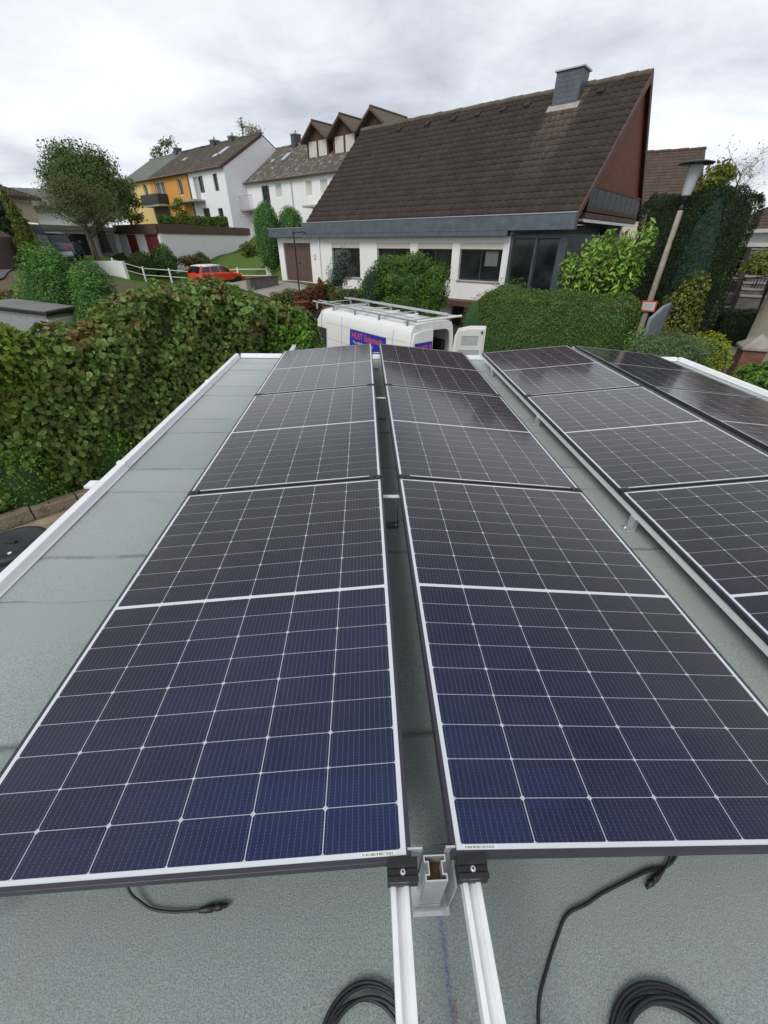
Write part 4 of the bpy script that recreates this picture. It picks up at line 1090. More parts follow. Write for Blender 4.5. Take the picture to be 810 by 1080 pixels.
# carport and grey-doored garage further left
def carport():
    P = atd(124, 240, 46.5); Q = atd(22, 233, 40)
    r, l = frame_from(Q, P); z = P.z
    h = empty('grey_door_garage', (P.x, P.y, 0), r, 'white garage with grey door and dark side opening behind the spreading brown tree', 'garage')
    mb = MB(); zb = 2.2
    wall_open(mb, -8, -.05, zb, z-.3, 0, .25, [(-2.6, -.7, zb+.2, z-.5), (-5.4, -3.6, zb+.2, z-.5)]); mb.box(-8, -7.75, .25, 5, zb, z-.3); mb.box(-.3, -.05, .25, 5, zb, z-.3)
    mb.build('wall', 'white_render_far', h)
    mb = MB(); mb.box(-8.4, .1, -.5, 5.2, z-.3, z-.02, bev=.01); mb.build('flat_roof', 'concrete', h)
    mb = MB(); mb.box(-2.6, -.7, .1, .15, zb+.2, z-.5)
    for k in range(8): mb.box(-2.55, -.75, .085, .1, zb+.3+k*.27, zb+.5+k*.27)
    mb.build('garage_door', 'grey_door', h)
    mb = MB(); mb.box(-5.4, -3.6, .12, .16, zb+.2, z-.5); mb.build('side_door', 'dark_metal', h)
    c = empty('carport', (P.x-8.6*math.cos(r), P.y-8.6*math.sin(r), 0), r, 'open carport with flat grey roof over the old green car', 'carport')
    mb = MB(); mb.box(-8.5, .0, -1.2, 4.8, z-.28, z-.02, bev=.01); mb.build('flat_roof', 'galvanised', c)
    for x in (-8.2, -4.2, -.25):
        for yy in (-1.0, 4.5):
            mb = MB(); mb.box(x-.06, x+.06, yy-.06, yy+.06, 2.2, z-.28); mb.build('post', 'brown_wood', c)
    mb = MB(); mb.box(-8.3, -.15, 4.62, 4.75, 2.2, z-.3); mb.build('back_wall', 'white_render_far', c)
carport()
def low_wall(name, p, q, zb, zt, t, mat, label, cat='wall', cap=None):
    r, l = frame_from(p, q); h = MB(); h.box(0, l, -t/2, t/2, 0, zt-zb, bev=.01)
    if cap:
        root = empty(name, (p[0], p[1], zb), r, label, cat); h.build('wall_body', mat, root)
        c = MB(); c.box(-.04, l+.04, -t/2-.04, t/2+.04, zt-zb+.002, zt-zb+.07, bev=.008); c.build('coping', cap, root); return root
    o = h.build(name, mat); o.location = (p[0], p[1], zb); o.rotation_euler = (0, 0, r); return tag(o, label, cat)
p = atd(72, 272, 40); q = atd(132, 282, 37)
low_wall('garden_wall', p, q, 1.0, (p.z+q.z)/2+.1, .25, 'white_render_far', 'low white wall below the spreading brown tree, behind the clipped green conifers')
p = atd(-20, 264, 39); q = atd(14, 264, 40)
low_wall('kerb_wall', p, q, 2.4, p.z, .3, 'paving', 'low beige wall across the road at the left edge of the photo')
p = atd(10, 269, 37); q = atd(24, 268, 38)
low_wall('entrance_step', p, q, 2.6, p.z+.1, .8, 'paving', 'beige doorstep block beside the dark hedge across the road', 'step')
p = atd(262, 300, 25.5); q = atd(291, 292, 26.8)
low_wall('drive_wall', p, q, 1.2, p.z+.25, .3, 'dark_concrete', 'low brown wall beside the drive in front of the brown garage door', cap='brown_fascia')

# ---- houses at the far left edge
def simple_house(name, p, rz, L, D, z0, ze, zr, wallm, roofm, label, wins=(), ov=.4, gable_front=False, extra=None):
    h = empty(name, (p[0], p[1], 0), rz, label, 'house')
    mb = MB(); wall_open(mb, 0, L, z0, ze, 0, .3, [w[:4] for w in wins]); mb.box(0, .3, .3, D, z0, ze); mb.box(L-.3, L, .3, D, z0, ze); mb.box(.3, L-.3, D-.3, D, z0, ze)
    for xa, xb in ((0, .3), (L-.3, L)): mb.prism([(0, ze), (D, ze), (D/2, zr-.12)], 0, xa+.002, xb-.002)
    mb.build('wall', wallm, h)
    mb = MB(); mb.box(.3, L-.3, .8, .9, z0, ze-.1); mb.build('interior', 'interior_dark', h)
    for w in wins: window(h, *w[:4], 0, mull=w[4], frame=w[5], sill=False, fw=.08)
    sl = (zr-ze)/(D/2)
    tiled('roof', -ov, L+ov, -ov, ze-ov*sl+.05, D/2, zr+.05, roofm, h, .33, .36, .02, 4, .03)
    tiled('rear_roof', -ov, L+ov, D+ov, ze-ov*sl+.05, D/2, zr+.05, roofm, h, .6, .36, .02, 3, .03)
    mb = MB(); mb.box(-ov, L+ov, -ov-.1, -ov, ze-ov*sl-.16, ze-ov*sl+.04); mb.build('gutter_board', 'brown_wood', h)
    if extra: extra(h)
    return h
p0 = atd(-42, 236, 46); p1 = atd(44, 240, 50)
r0, l0 = frame_from(p0, p1)
simple_house('beige_house', (p0.x, p0.y), r0, l0, 7, 2.5, atd(42, 211, 50).z+.2, atd(30, 201, 53).z+.3, 'beige_render', 'tiles_redbrown', 'beige house with red-brown roof and dark windows at the far left, beyond the thin conifer',
             [(l0-3.6, l0-1.5, 5.3, 6.7, 2, 'anthracite'), (l0-9.5, l0-7.6, 5.8, 6.9, 2, 'anthracite')], .5)
p0 = atd(-60, 222, 60); p1 = atd(40, 222, 64); p0.x += 1.5; r0, l0 = frame_from(p0, p1)
def gab(h): pass
hh = simple_house('grey_roof_house', (p0.x+1, p0.y), r0-.9, 9, 12, 3, 7.0, 8.6, 'white_render_far', 'tiles_grey', 'white house with a low grey gable roof behind the beige house at the far left', [], .6)
p0 = atd(-30, 246, 34)
sh = MB(); sh.prism([(-1.2, 2.6), (1.2, 2.6), (1.2, 4.3), (0, 5.0), (-1.2, 4.3)], 1, 0, 2.5)
tag(recenter(sh.build('garden_shed', 'tiles_redbrown')), 'small brown shed at the left edge beside the thin conifer', 'shed').location = (p0.x, p0.y, 2.6)

# ---- roofs behind on the right
def far_house(name, A, B, depth, z0, ridge_py, label, roofm, wallm, extra=None, wins=(), drop=None):
    r, l = frame_from(A, B); ze = (A.z+B.z)/2
    h = empty(name, (A.x, A.y, 0), r, label, 'house')
    zr = ridge_py
    mb = MB(); wall_open(mb, .3, l-.3, z0, ze-.1, .6, .3, [w[:4] for w in wins]); mb.prism([(.6, ze-.1), (depth, ze-.1), (depth/2+.3, zr-.15)], 0, l-.6, l-.3); mb.prism([(.6, ze-.1), (depth, ze-.1), (depth/2+.3, zr-.15)], 0, .3, .6)
    mb.box(.3, .6, .9, depth, z0, ze-.1); mb.box(l-.6, l-.3, .9, depth, z0, ze-.1); mb.build('wall', wallm, h)
    mb = MB(); mb.box(.6, l-.6, 1.3, 1.4, z0, ze-.2); mb.build('interior', 'interior_dark', h)
    tiled('roof', 0, l, 0, ze, depth/2+.3, zr, roofm, h, .3, .30, .018, 4, .035)
    tiled('rear_roof', 0, l, depth+.6, ze, depth/2+.3, zr, roofm, h, .6, .33, .02, 3, .03)
    ridge_caps(0, l, depth/2+.3, zr+.02, roofm, h, .1, .5)
    for w in wins: window(h, *w[:4], .6, mull=w[4], frame=w[5], sill=False, fw=.08)
    if extra: extra(h, l, ze, zr)
    return h, l, ze
def ex_a(h, l, ze, zr):
    mb = MB(); mb.prism([(-.1, ze-.1), (4.9, zr-.02), (4.9, zr-.28), (-.1, ze-.35)], 0, l+.003, l+.06); mb.build('verge_board', 'anthracite', h)
far_house('brown_roof_house', Vector((20.67-9.97, 29.09+4.65, 5.99)), Vector((20.67, 29.09, 5.99)), 7.4, 1.5, 9.0, 'house behind the main one, plain brown tiled roof above the tall dark hedge', 'tiles_redbrown', 'cream_render', ex_a)
def ex_b(h, l, ze, zr):
    mb = MB(); mb.box(-.1, l, -.25, .02, ze-.14, ze-.0); mb.build('white_gutter', 'white_plastic', h)
    mb = MB(); mb.box(.1, l, -.15, .1, ze-.50, ze-.145); mb.build('grey_band', 'galvanised', h)
    mb = MB(); mb.box(-.1, l, -.25, .12, ze-.66, ze-.505); mb.build('white_band', 'white_plastic', h)
    mb = MB(); mb.box(.02, .14, -.1, .02, ze-3.2, ze-.67); mb.build('porch_post', 'white_plastic', h)
    mb = MB(); mb.box(.3, .9, depth_b*.5, depth_b*.5+.6, zr-.2, zr+.45); mb.build('chimney', 'slate_dark', h)
depth_b = 8
far_house('terraced_house', atd(761, 238, 30), atd(900, 245, 24), depth_b, 1.0, 6.75, 'house at the far right edge, brown roof with white banded eaves and porch', 'tiles_redbrown', 'beige_render', ex_b, [(1.2, 3.2, 2.6, 4.0, 2, 'anthracite')])
# ================================================================== HEDGES, SHRUBS, TREES
def place(o, x, y, z, rz=0.):
    o.location = (x, y, z); o.rotation_euler = (0, 0, rz); return o
# the long leafy hedge on the left
hd = math.atan2(.72, .69)
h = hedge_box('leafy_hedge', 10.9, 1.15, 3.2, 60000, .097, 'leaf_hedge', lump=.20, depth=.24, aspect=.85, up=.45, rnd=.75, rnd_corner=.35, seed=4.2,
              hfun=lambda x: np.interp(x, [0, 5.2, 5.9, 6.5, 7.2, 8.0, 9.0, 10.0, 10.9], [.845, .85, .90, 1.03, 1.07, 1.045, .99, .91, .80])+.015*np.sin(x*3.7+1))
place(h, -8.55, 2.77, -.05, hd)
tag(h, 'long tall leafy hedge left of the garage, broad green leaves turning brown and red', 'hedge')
g = blob_plant('rounded_bush', [(0, 0, 1.2, .55, .55, 1.35), (-.45, -.3, 1.2, .5, .5, 1.3), (-.9, -.7, .9, .5, .5, 1.1)], 9000, .075, 'leaf_bright', aspect=.8, shell=.3, up=.5)
place(g, -1.55, 9.95, .05); tag(g, 'bright green bush at the right end of the long leafy hedge, beside the van', 'bush')
g = blob_plant('pale_green_bush', [(0, 0, 2.55, .42, .35, .55), (.25, .3, 2.2, .35, .35, .6), (-.45, -.2, 2.4, .45, .4, .7), (-.2, 0, 1.3, .4, .35, 1.2)], 6000, .085, 'leaf_yellow_green', aspect=.8, up=.5)
_p = atd(-24, 352, 8.5); place(g, _p.x, _p.y, _p.z-2.75); tag(g, 'pale yellow-green bush growing through the long hedge at the left edge', 'bush')
g = blob_plant('low_green_plant', [(0, 0, .6, .9, .4, .95), (1.0, .95, .5, .8, .4, .85), (-.9, -.95, .6, .8, .4, .95), (1.9, 1.9, .4, .7, .4, .6)], 11000, .06, 'leaf_bright', aspect=.5, up=.5)
place(g, -6.1, 5.75, .1, .1); tag(g, 'fresh green fern-like plants along the shady foot of the long hedge', 'plant')

def dense(name, label, cat, x, y, z, blobs, n, size, mat, group=None, **kw):
    o = blob_plant(name, blobs, n, size, mat, **kw); place(o, x, y, z); tag(o, label, cat, group); return o
# two clipped conifers by the trailer
P = atd(60, 285, 12.8)
dense('clipped_conifer', 'larger clipped conifer, bluish green, left one of the pair behind the long hedge', 'conifer', P.x, P.y, 1.3,
      [(-.25, 0, 1.3, .78, .7, 1.4), (.38, .1, 1.05, .55, .6, 1.3), (-.1, 0, 2.0, .55, .5, .65)], 22000, .085, 'leaf_cypress', 'clipped conifers behind the hedge', aspect=.26, up=1.3, rnd=.7, lump=.14, core=.80)
P = atd(94, 300, 11.0)
dense('clipped_conifer', 'smaller fresh green clipped conifer, right one of the pair behind the long hedge', 'conifer', P.x, P.y, 1.2,
      [(.05, 0, 1.25, .50, .5, 1.42), (.14, 0, .85, .5, .5, .95)], 15000, .085, 'leaf_cypress', 'clipped conifers behind the hedge', aspect=.26, up=1.3, rnd=.7, lump=.14, core=.80)
# shrubs in the bank before the white house
P = atd(360, 306, 21.5)
o = empty('small_spruce', (P.x, P.y, gz(P.x, P.y)), 0, 'small blue-grey spruce with a bare stem in front of the first window', 'spruce')
mb = MB(); mb.tube([(0, 0, 0), (0, 0, 2.2)], [.05, .02], 6); mb.build('trunk', 'bark_dark', o)
zt = P.z-gz(P.x, P.y)
blob_plant('crown', [(0, 0, zt+.75, .62, .6, .62), (.1, 0, zt+1.25, .42, .4, .45), (-.2, 0, zt+.35, .45, .45, .35)], 3800, .10, 'leaf_spruce', o, aspect=.22, up=.3, shell=.7, lump=.25, core=.55)
P = atd(425, 305, 18.6)
dense('spreading_juniper', 'wide bright green juniper with layered boughs in front of the second and third windows', 'juniper', P.x, P.y, P.z-1.12,
      [(0, 0, 1.35, 1.5, .9, .8), (-1.15, 0, 1.15, .6, .7, .6), (-.5, -.1, 1.95, .7, .6, .36), (.4, 0, 2.0, .8, .6, .40), (1.25, 0, 1.65, .6, .6, .42), (1.15, -.1, 1.1, .75, .7, .8), (1.0, -.2, .5, .75, .7, .8), (-.1, -.2, .5, 1.1, .8, .8)], 24000, .13, 'leaf_juniper', aspect=.28, up=.35, lump=.26, core=.74, shell=.5)
P = atd(393, 310, 18.2)
dense('dwarf_cypress', 'small pointed blue-green cypress at the left foot of the wide juniper', 'cypress', P.x, P.y, P.z-.6,
      [(0, 0, .7, .42, .4, .85), (.2, .1, .55, .4, .4, .6)], 3500, .07, 'leaf_blue', aspect=.25, up=.9)
P = atd(330, 312, 20.5)
dense('red_shrub', 'loose shrub with red and brown leaves right of the thin garden lamp', 'shrub', P.x, P.y, P.z-.7,
      [(0, 0, .6, .55, .5, .55), (.35, 0, .95, .14, .2, .5), (-.4, 0, .55, .5, .4, .4)], 2600, .10, 'leaf_red', aspect=.6)
P = atd(345, 310, 21)
dense('green_perennial', 'spiky yellow-green plant between the red shrub and the small spruce', 'plant', P.x, P.y, P.z-.5, [(0, 0, .5, .4, .4, .55)], 900, .14, 'leaf_olive', aspect=.3, up=.8)
P = atd(306, 312, 21)
dense('ground_shrub', 'low dark shrub at the foot of the thin garden lamp, left of the red shrub', 'shrub', P.x, P.y, P.z-.5, [(0, 0, .4, .7, .5, .4), (-.6, .2, .3, .5, .5, .35)], 1800, .09, 'leaf_olive', aspect=.5)
P = atd(372, 308, 20.2)
dense('ground_cover_shrub', 'low ragged plants under the small spruce by the house wall', 'plant', P.x, P.y, P.z-.45, [(0, 0, .3, 1.2, .5, .35)], 1400, .08, 'leaf_olive', aspect=.5)
P = atd(318, 320, 19.5)
mb = MB(); mb.lathe([(.26, 0), (.34, .3), (.36, .32), (.30, .33), (.28, .2)], seg=20); o = mb.build('flower_pot', 'red_wood'); place(o, P.x, P.y, P.z-.25); tag(o, 'dark red pot at the edge of the planted bank near the van roof', 'pot')
# box hedge right of the van, with the laurel behind
Pa = atd(500, 330, 15.6); Pb = atd(668, 335, 15.0)
r, l = frame_from(Pa, Pb)
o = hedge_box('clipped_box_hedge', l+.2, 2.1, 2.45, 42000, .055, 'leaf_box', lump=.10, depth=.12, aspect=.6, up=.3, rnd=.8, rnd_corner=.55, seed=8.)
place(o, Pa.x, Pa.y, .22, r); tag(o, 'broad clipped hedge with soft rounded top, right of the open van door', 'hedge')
Pc = atd(540, 306, 17.4)
dense('hedge_mound', 'grey-green clipped mound rising behind the left part of the broad hedge', 'shrub', Pc.x, Pc.y, .3, [(0, 0, 1.3, 1.25, .8, 1.38), (1.1, -.2, 1.0, .8, .7, 1.25), (-1., 0, 1., .8, .7, 1.3)], 15000, .055, 'leaf_box', aspect=.5, core=.85)
def laurel():
    P = atd(630, 300, 17.2); o = empty('cherry_laurel', (P.x, P.y, .3), 0, 'bright green large-leaved laurel with upright shoots in front of the slate corner of the house', 'shrub')
    b = []; mb = MB(); rr = random.Random(5); ch = []
    zb = P.z-.3
    for i in range(95):
        a = rr.uniform(0, 2*PI); q = rr.random()**.55; x = .05+math.cos(a)*1.42*q; yq = math.sin(a)*.9*q
        top = zb+.10+(1.45-.55*abs(x)/1.4+.18*x)*rr.uniform(.5, 1.0)+(.55 if .7 < x < 1.5 and rr.random() < .5 else 0)
        pts = smooth([(x*.3, yq*.3, .2), (x*.8, yq*.8, top*.6), (x, yq, top)], 5); mb.tube(pts, [.03-.022*k/(len(pts)-1) for k in range(len(pts))], 5)
        n = 60; t = rng.uniform(.25, 1.0, n); idx = t*(len(pts)-1)
        C_ = np.array([list(pts[int(k)].lerp(pts[min(int(k)+1, len(pts)-1)], k-int(k))) for k in idx])
        ang = rng.uniform(0, 2*PI, n); rad = rng.uniform(.03, .24, n)*(1.35-t)
        C_ += np.stack([np.cos(ang)*rad, np.sin(ang)*rad, np.zeros(n)], 1); d = np.stack([np.cos(ang), np.sin(ang), np.full(n, .5)], 1)
        v, f = leaves_arrays(C_, d, .21, .42, .3, .35, .35); ch.append((v, f, 0))
    v, f = ico_core((0, .1, zb*.55+.4), (1.3, .62, zb*.5+.5), .82, .15, 3); ch.append((v, f, 1))
    mesh_arrays('foliage', ch, ['leaf_laurel', 'core_dark'], o); mb.build('stem', 'bark', o)
laurel()
# the tall dark hedge at the side of the house, blue cypress in front of its right end
Pa = atd(660, 260, 20.5); Pb = atd(734, 262, 18.6); r, l = frame_from(Pa, Pb)
o = hedge_box('tall_dark_hedge', l+.3, 2.2, 5.15, 64000, .075, 'leaf_thuja_dark', lump=.14, depth=.22, aspect=.3, up=.4, rnd=.8, rnd_corner=.5, seed=14.)
place(o, Pa.x, Pa.y, .3, r); tag(o, 'very tall dark clipped hedge beside the house gable, behind the street lamp', 'hedge')
P = atd(735, 262, 18.4)
dense('blue_cypress', 'tall blue-green cypress at the right end of the tall dark hedge', 'cypress', P.x+.15, P.y+.1, .3,
      [(0, 0, 2.6, .5, .6, 2.6), (.25, .3, 2.3, .5, .6, 2.45), (-.15, 0, 1.9, .42, .5, 1.9)], 19000, .09, 'leaf_blue', aspect=.3, up=.8, core=.85)
P = atd(738, 252, 20.5)
dense('dark_conifer', 'dark rounded conifer just right of the blue cypress', 'conifer', P.x, P.y, .4, [(0, 0, 2.3, .42, .6, 2.3), (-.3, 0, 2.6, .42, .6, 2.2)], 15000, .075, 'leaf_thuja_dark', aspect=.4, core=.85)
P = atd(768, 246, 22)
dense('ochre_shrub', 'airy ochre-yellow shrub left of the porch at the right edge', 'shrub', P.x, P.y, .9, [(0, 0, 2.3, .8, .7, 1.8), (-.4, 0, 1.5, .8, .7, 1.3), (.35, 0, 3.6, .5, .5, .9)], 2600, .12, 'leaf_ochre', aspect=.5, core=0, shell=.9, lump=.3)
def tree(name, label, x, y, z, h, r, n, spread, mat, leaves_n, leaf, cl, up=.6, seed=1, bark='bark', first=.35, aspect=.5, sub=2, jit=.35, group=None, cat='tree', stretch=1.):
    o = empty(name, (x, y, z), 0, label, cat, group)
    mb = MB(); ends = limbs(mb, (0, 0, 0), h, r, n, spread, seed, up, 0, first, sub); mb.build('trunk', bark, o)
    if leaves_n:
        rr = random.Random(seed+3); bl = []
        for e in ends:
            s = cl*rr.uniform(.6, 1.2); bl.append((e.x, e.y, e.z, s, s, s*.75*stretch))
        m = blob_plant('crown', bl, leaves_n, leaf, mat, o, aspect=aspect, up=.3, shell=.9, lump=.3, core=0)
    return o
P = atd(745, 215, 24)
tree('leafy_young_tree', 'light green leafy treetop above the tall hedge beside the street lamp', P.x, P.y, 1.2, P.z+.9-1.2, .09, 9, .9, 'leaf_olive', 5200, .17, .5, .7, 4)
P = atd(775, 205, 34)
tree('bare_shrub_tree', 'nearly leafless twiggy tree above the roof at the right edge', P.x, P.y, 1.5, P.z+1.2-1.5, .07, 16, 1.8, 'leaf_pale', 260, .10, .5, 1.1, 9, 'bark', .45, sub=6)
P = atd(722, 312, 17.2)
dense('yellow_green_shrub', 'upright yellow-green shrub to the right of the street lamp', 'shrub', P.x, P.y, .3,
      [(0, 0, 1.5, .55, .5, 1.25), (.2, 0, 2.2, .42, .4, .85), (-.25, .0, .9, .6, .5, .9), (.35, 0, 1.2, .5, .5, 1.1)], 7500, .10, 'leaf_olive', aspect=.6, shell=.5, lump=.25, core=.7)
P = atd(738, 285, 20)
dense('ochre_hedge', 'loose yellowish hedge along the left side of the garden stairs', 'hedge', P.x, P.y, .5,
      [(0, 0, 1.6, .4, .5, 1.5), (-.2, -.2, 2.2, .35, .4, .95), (-.1, .3, 1.2, .4, .5, 1.2)], 4500, .11, 'leaf_ochre', aspect=.6, shell=.5, lump=.25, core=.7)
P = atd(740, 372, 14.5)
dense('yellow_euonymus', 'low bright yellow bush just beyond the garage roof edge', 'bush', P.x, P.y, P.z-.75,
      [(0, 0, .75, .62, .5, .55), (-.35, 0, .6, .5, .5, .5), (.4, 0, .6, .45, .45, .45), (0, 0, .3, .8, .6, .5)], 6500, .075, 'leaf_yellow', aspect=.4, up=.7, core=.72)
P = atd(700, 365, 13.2)
dense('grey_green_bush', 'feathery grey-green bush at the foot of the street lamp', 'bush', P.x, P.y, P.z-1.0,
      [(0.1, 0, .85, .7, .6, .5), (-.45, 0, .75, .45, .5, .5), (.5, -.1, .75, .7, .5, .5)], 7500, .09, 'leaf_sage', aspect=.22, up=.7, core=.7, lump=.2)
P = atd(681, 345, 14.6)
dense('dark_green_sapling', 'dark green shoots in front of the street lamp post', 'plant', P.x, P.y, P.z-1.0, [(-.1, 0, .45, .3, .4, .6), (.25, 0, .35, .3, .3, .4)], 1200, .10, 'leaf_cypress', aspect=.4, up=.5, core=.5, shell=.8)
P = atd(775, 348, 20.5); r = HR*.4
o = hedge_box('box_cube', 1.45, 1.2, 1.5, 15000, .05, 'leaf_thuja_dark', lump=.04, depth=.08, rnd_corner=.15, seed=2)
place(o, P.x-.75, P.y-.1, P.z-.85, -.55); tag(o, 'neatly clipped cube-shaped hedge beside the garden stairs', 'hedge')
P = atd(803, 408, 10.6)
dense('dark_leafy_shrub', 'dark green leafy shrub at the right edge just above the garage roof trim', 'shrub', P.x, P.y, P.z-1., [(0, 0, 1.0, .55, .5, .42), (.5, .1, 1.05, .6, .5, .5)], 5000, .08, 'leaf_juniper', aspect=.7, core=.75)
P = atd(800, 275, 17)
dense('overhanging_shrub', 'light green arching shrub in front of the porch at the right edge', 'shrub', P.x+.2, P.y, P.z-1.6, [(.25, 0, 1.6, .6, .5, .3), (.6, 0, 1.9, .45, .5, .35), (-.15, 0, 1.45, .35, .4, .2)], 2600, .11, 'leaf_olive', aspect=.4, up=.3, core=.6, lump=.25)

# far shrubs and trees on the left
P = atd(213, 276, 43)
dense('round_topiary', 'little round clipped bush on the lawn above the red car', 'bush', P.x, P.y, P.z-.9, [(0, 0, .75, .72, .7, .85)], 2600, .10, 'leaf_olive', aspect=.5, core=.85)
P = atd(150, 276, 40.5)
dense('wall_shrub', 'dark green shrubs in front of the dark red garage doors', 'shrub', P.x, P.y, P.z-1.1, [(0, 0, .9, 1.1, .8, .9), (1.5, .4, 1.1, .9, .8, 1.1), (-1.3, 0, .6, .8, .7, .6)], 4200, .16, 'leaf_box', core=.8)
P = atd(185, 272, 40.8)
dense('verge_plants', 'low brownish plants between the white wall and the fence', 'plant', P.x, P.y, P.z-.6, [(-1.2, 0, .4, 1.6, .6, .4), (1.1, 0, .4, 1.1, .5, .4)], 1600, .14, 'leaf_ochre', core=.7)
a = atd(167, 236, 50); b = atd(241, 240, 49.4); r, l = frame_from(a, b)
o = hedge_box('clipped_terrace_hedge', l, 1.2, 2.6, 9000, .14, 'leaf_juniper', lump=.07, depth=.12, seed=3, rnd_corner=.2); place(o, a.x, a.y, a.z-2.0, r); tag(o, 'long low clipped green hedge in front of the orange and white row houses', 'hedge')
P = atd(281, 236, 33)
dense('column_yew', 'taller dark green column shrub left of the annex with the brown door', 'shrub', P.x, P.y, P.z-2.4, [(0, 0, 1.6, .95, .9, 1.95), (0, 0, 2.3, .8, .8, 1.3)], 8000, .12, 'leaf_cypress', 'dark column shrubs behind the annex', aspect=.4, up=.8, lump=.08, core=.88)
P = atd(307, 240, 33)
dense('column_yew', 'shorter dark green column shrub directly behind the annex roof', 'shrub', P.x, P.y, P.z-1.9, [(0, 0, 1.5, 1.0, .9, 1.6), (0, 0, 1.9, .75, .7, 1.15)], 7000, .12, 'leaf_cypress', 'dark column shrubs behind the annex', aspect=.4, up=.8, lump=.08, core=.88)
P = atd(272, 262, 37)
dense('garden_shrub', 'small olive shrub on the lawn left of the annex wall', 'shrub', P.x, P.y, P.z-.6, [(0, 0, .7, .7, .6, .6), (-.8, .3, .5, .7, .6, .5)], 1500, .14, 'leaf_olive', core=.7)
P = atd(285, 275, 33)
dense('clipped_ball', 'small dark clipped ball bush at the corner of the white annex', 'bush', P.x, P.y, P.z-.3, [(0, 0, .3, .5, .5, .4)], 900, .09, 'leaf_thuja_dark', core=.85)
P = atd(112, 262, 44)
o = tree('large_green_tree', 'large dense green tree in front of the sky left of the yellow house', P.x, P.y, 3.4, 5.1, .30, 18, 2.4, 'leaf_tree', 34000, .21, 1.1, .62, 12, 'bark_dark', .3, aspect=.4, sub=3)
P = atd(101, 268, 38.5)
o = tree('brown_spreading_tree', 'spreading tree with thin brownish foliage and forked bare stems in front of the garages', P.x, P.y, P.z-.5, 3.7, .16, 16, 2.35, 'leaf_willow', 15000, .15, .8, .55, 21, 'bark', .38, aspect=.3, sub=4, stretch=.8)
P = atd(140, 236, 46.5)
tree('garden_tree', 'small light green tree in front of the yellow house', P.x, P.y, 3.5, P.z+2.6-3.5, .1, 10, 1.3, 'leaf_olive', 3800, .2, .6, .7, 31)
P = atd(190, 226, 47)
tree('climbing_shrub', 'slender green shrub against the orange house wall', P.x, P.y, 3.8, 3.2, .05, 7, .8, 'leaf_olive', 1300, .18, .4, .8, 37, cat='shrub')
P = atd(18, 232, 34)
o = empty('weeping_conifer', (P.x, P.y, 2.8), 0, 'thin olive-green conifer with a bent dark tip at the left edge', 'conifer')
mb = MB(); zt = 6.9-2.8; mb.tube(smooth([(0, 0, 0), (.05, 0, 2), (-.1, 0, zt-.8), (-.45, 0, zt+.3), (-.55, 0, zt+.75)], 5), [.12-.005*k for k in range(21)], 6); mb.build('trunk', 'bark_dark', o)
blob_plant('foliage', [(0, 0, .8, .7, .7, .9), (.1, 0, 1.6, .5, .5, .8), (.0, 0, 2.5, .36, .35, .7), (-.15, 0, 3.3, .22, .2, .5), (-.4, 0, 4.0, .10, .10, .45)], 4500, .16, 'leaf_olive', o, aspect=.35, up=-.3, shell=.7, lump=.25, core=.55)
a = atd(14, 248, 34.8); b = atd(36, 249, 36); r, l = frame_from(a, b)
o = hedge_box('dark_square_hedge', l, 1.5, 2.0, 7000, .11, 'leaf_thuja_dark', lump=.05, depth=.1, seed=6, rnd_corner=.12); place(o, a.x, a.y, a.z-1.2, r); tag(o, 'dark square-cut hedge left of the old green car under the carport', 'hedge')
P = atd(268, 150, 75)
tree('pale_bare_tree', 'pale nearly bare treetop rising behind the white gable', P.x, P.y, 6, P.z+1.2-6, .2, 18, 2.2, 'leaf_pale', 2600, .26, .9, .8, 41, sub=4)
P = atd(176, 158, 78)
tree('distant_garden_tree', 'small bushy treetop behind the ridge of the grey-tiled house', P.x, P.y, 6, P.z+.6-6, .15, 12, 1.9, 'leaf_tree', 2200, .3, .8, .8, 43)
P = atd(-4, 330, 13)
dense('low_roadside_shrub', 'low mixed shrubs beside the road left of the trailer', 'shrub', P.x, P.y, P.z-1.1, [(0, 0, .8, .7, .8, .55), (.6, 1.4, .7, .6, .7, .5), (0, 2.4, .7, .8, .7, .45)], 4500, .10, 'leaf_olive', core=.75)
P = atd(14, 318, 17)
dense('verge_shrub', 'brown-tipped low plants on the verge between road and trailer', 'shrub', P.x, P.y, P.z-.7, [(0, 0, .6, .9, .7, .4), (.8, .6, .5, .8, .6, .4)], 2400, .10, 'leaf_ochre', core=.7)

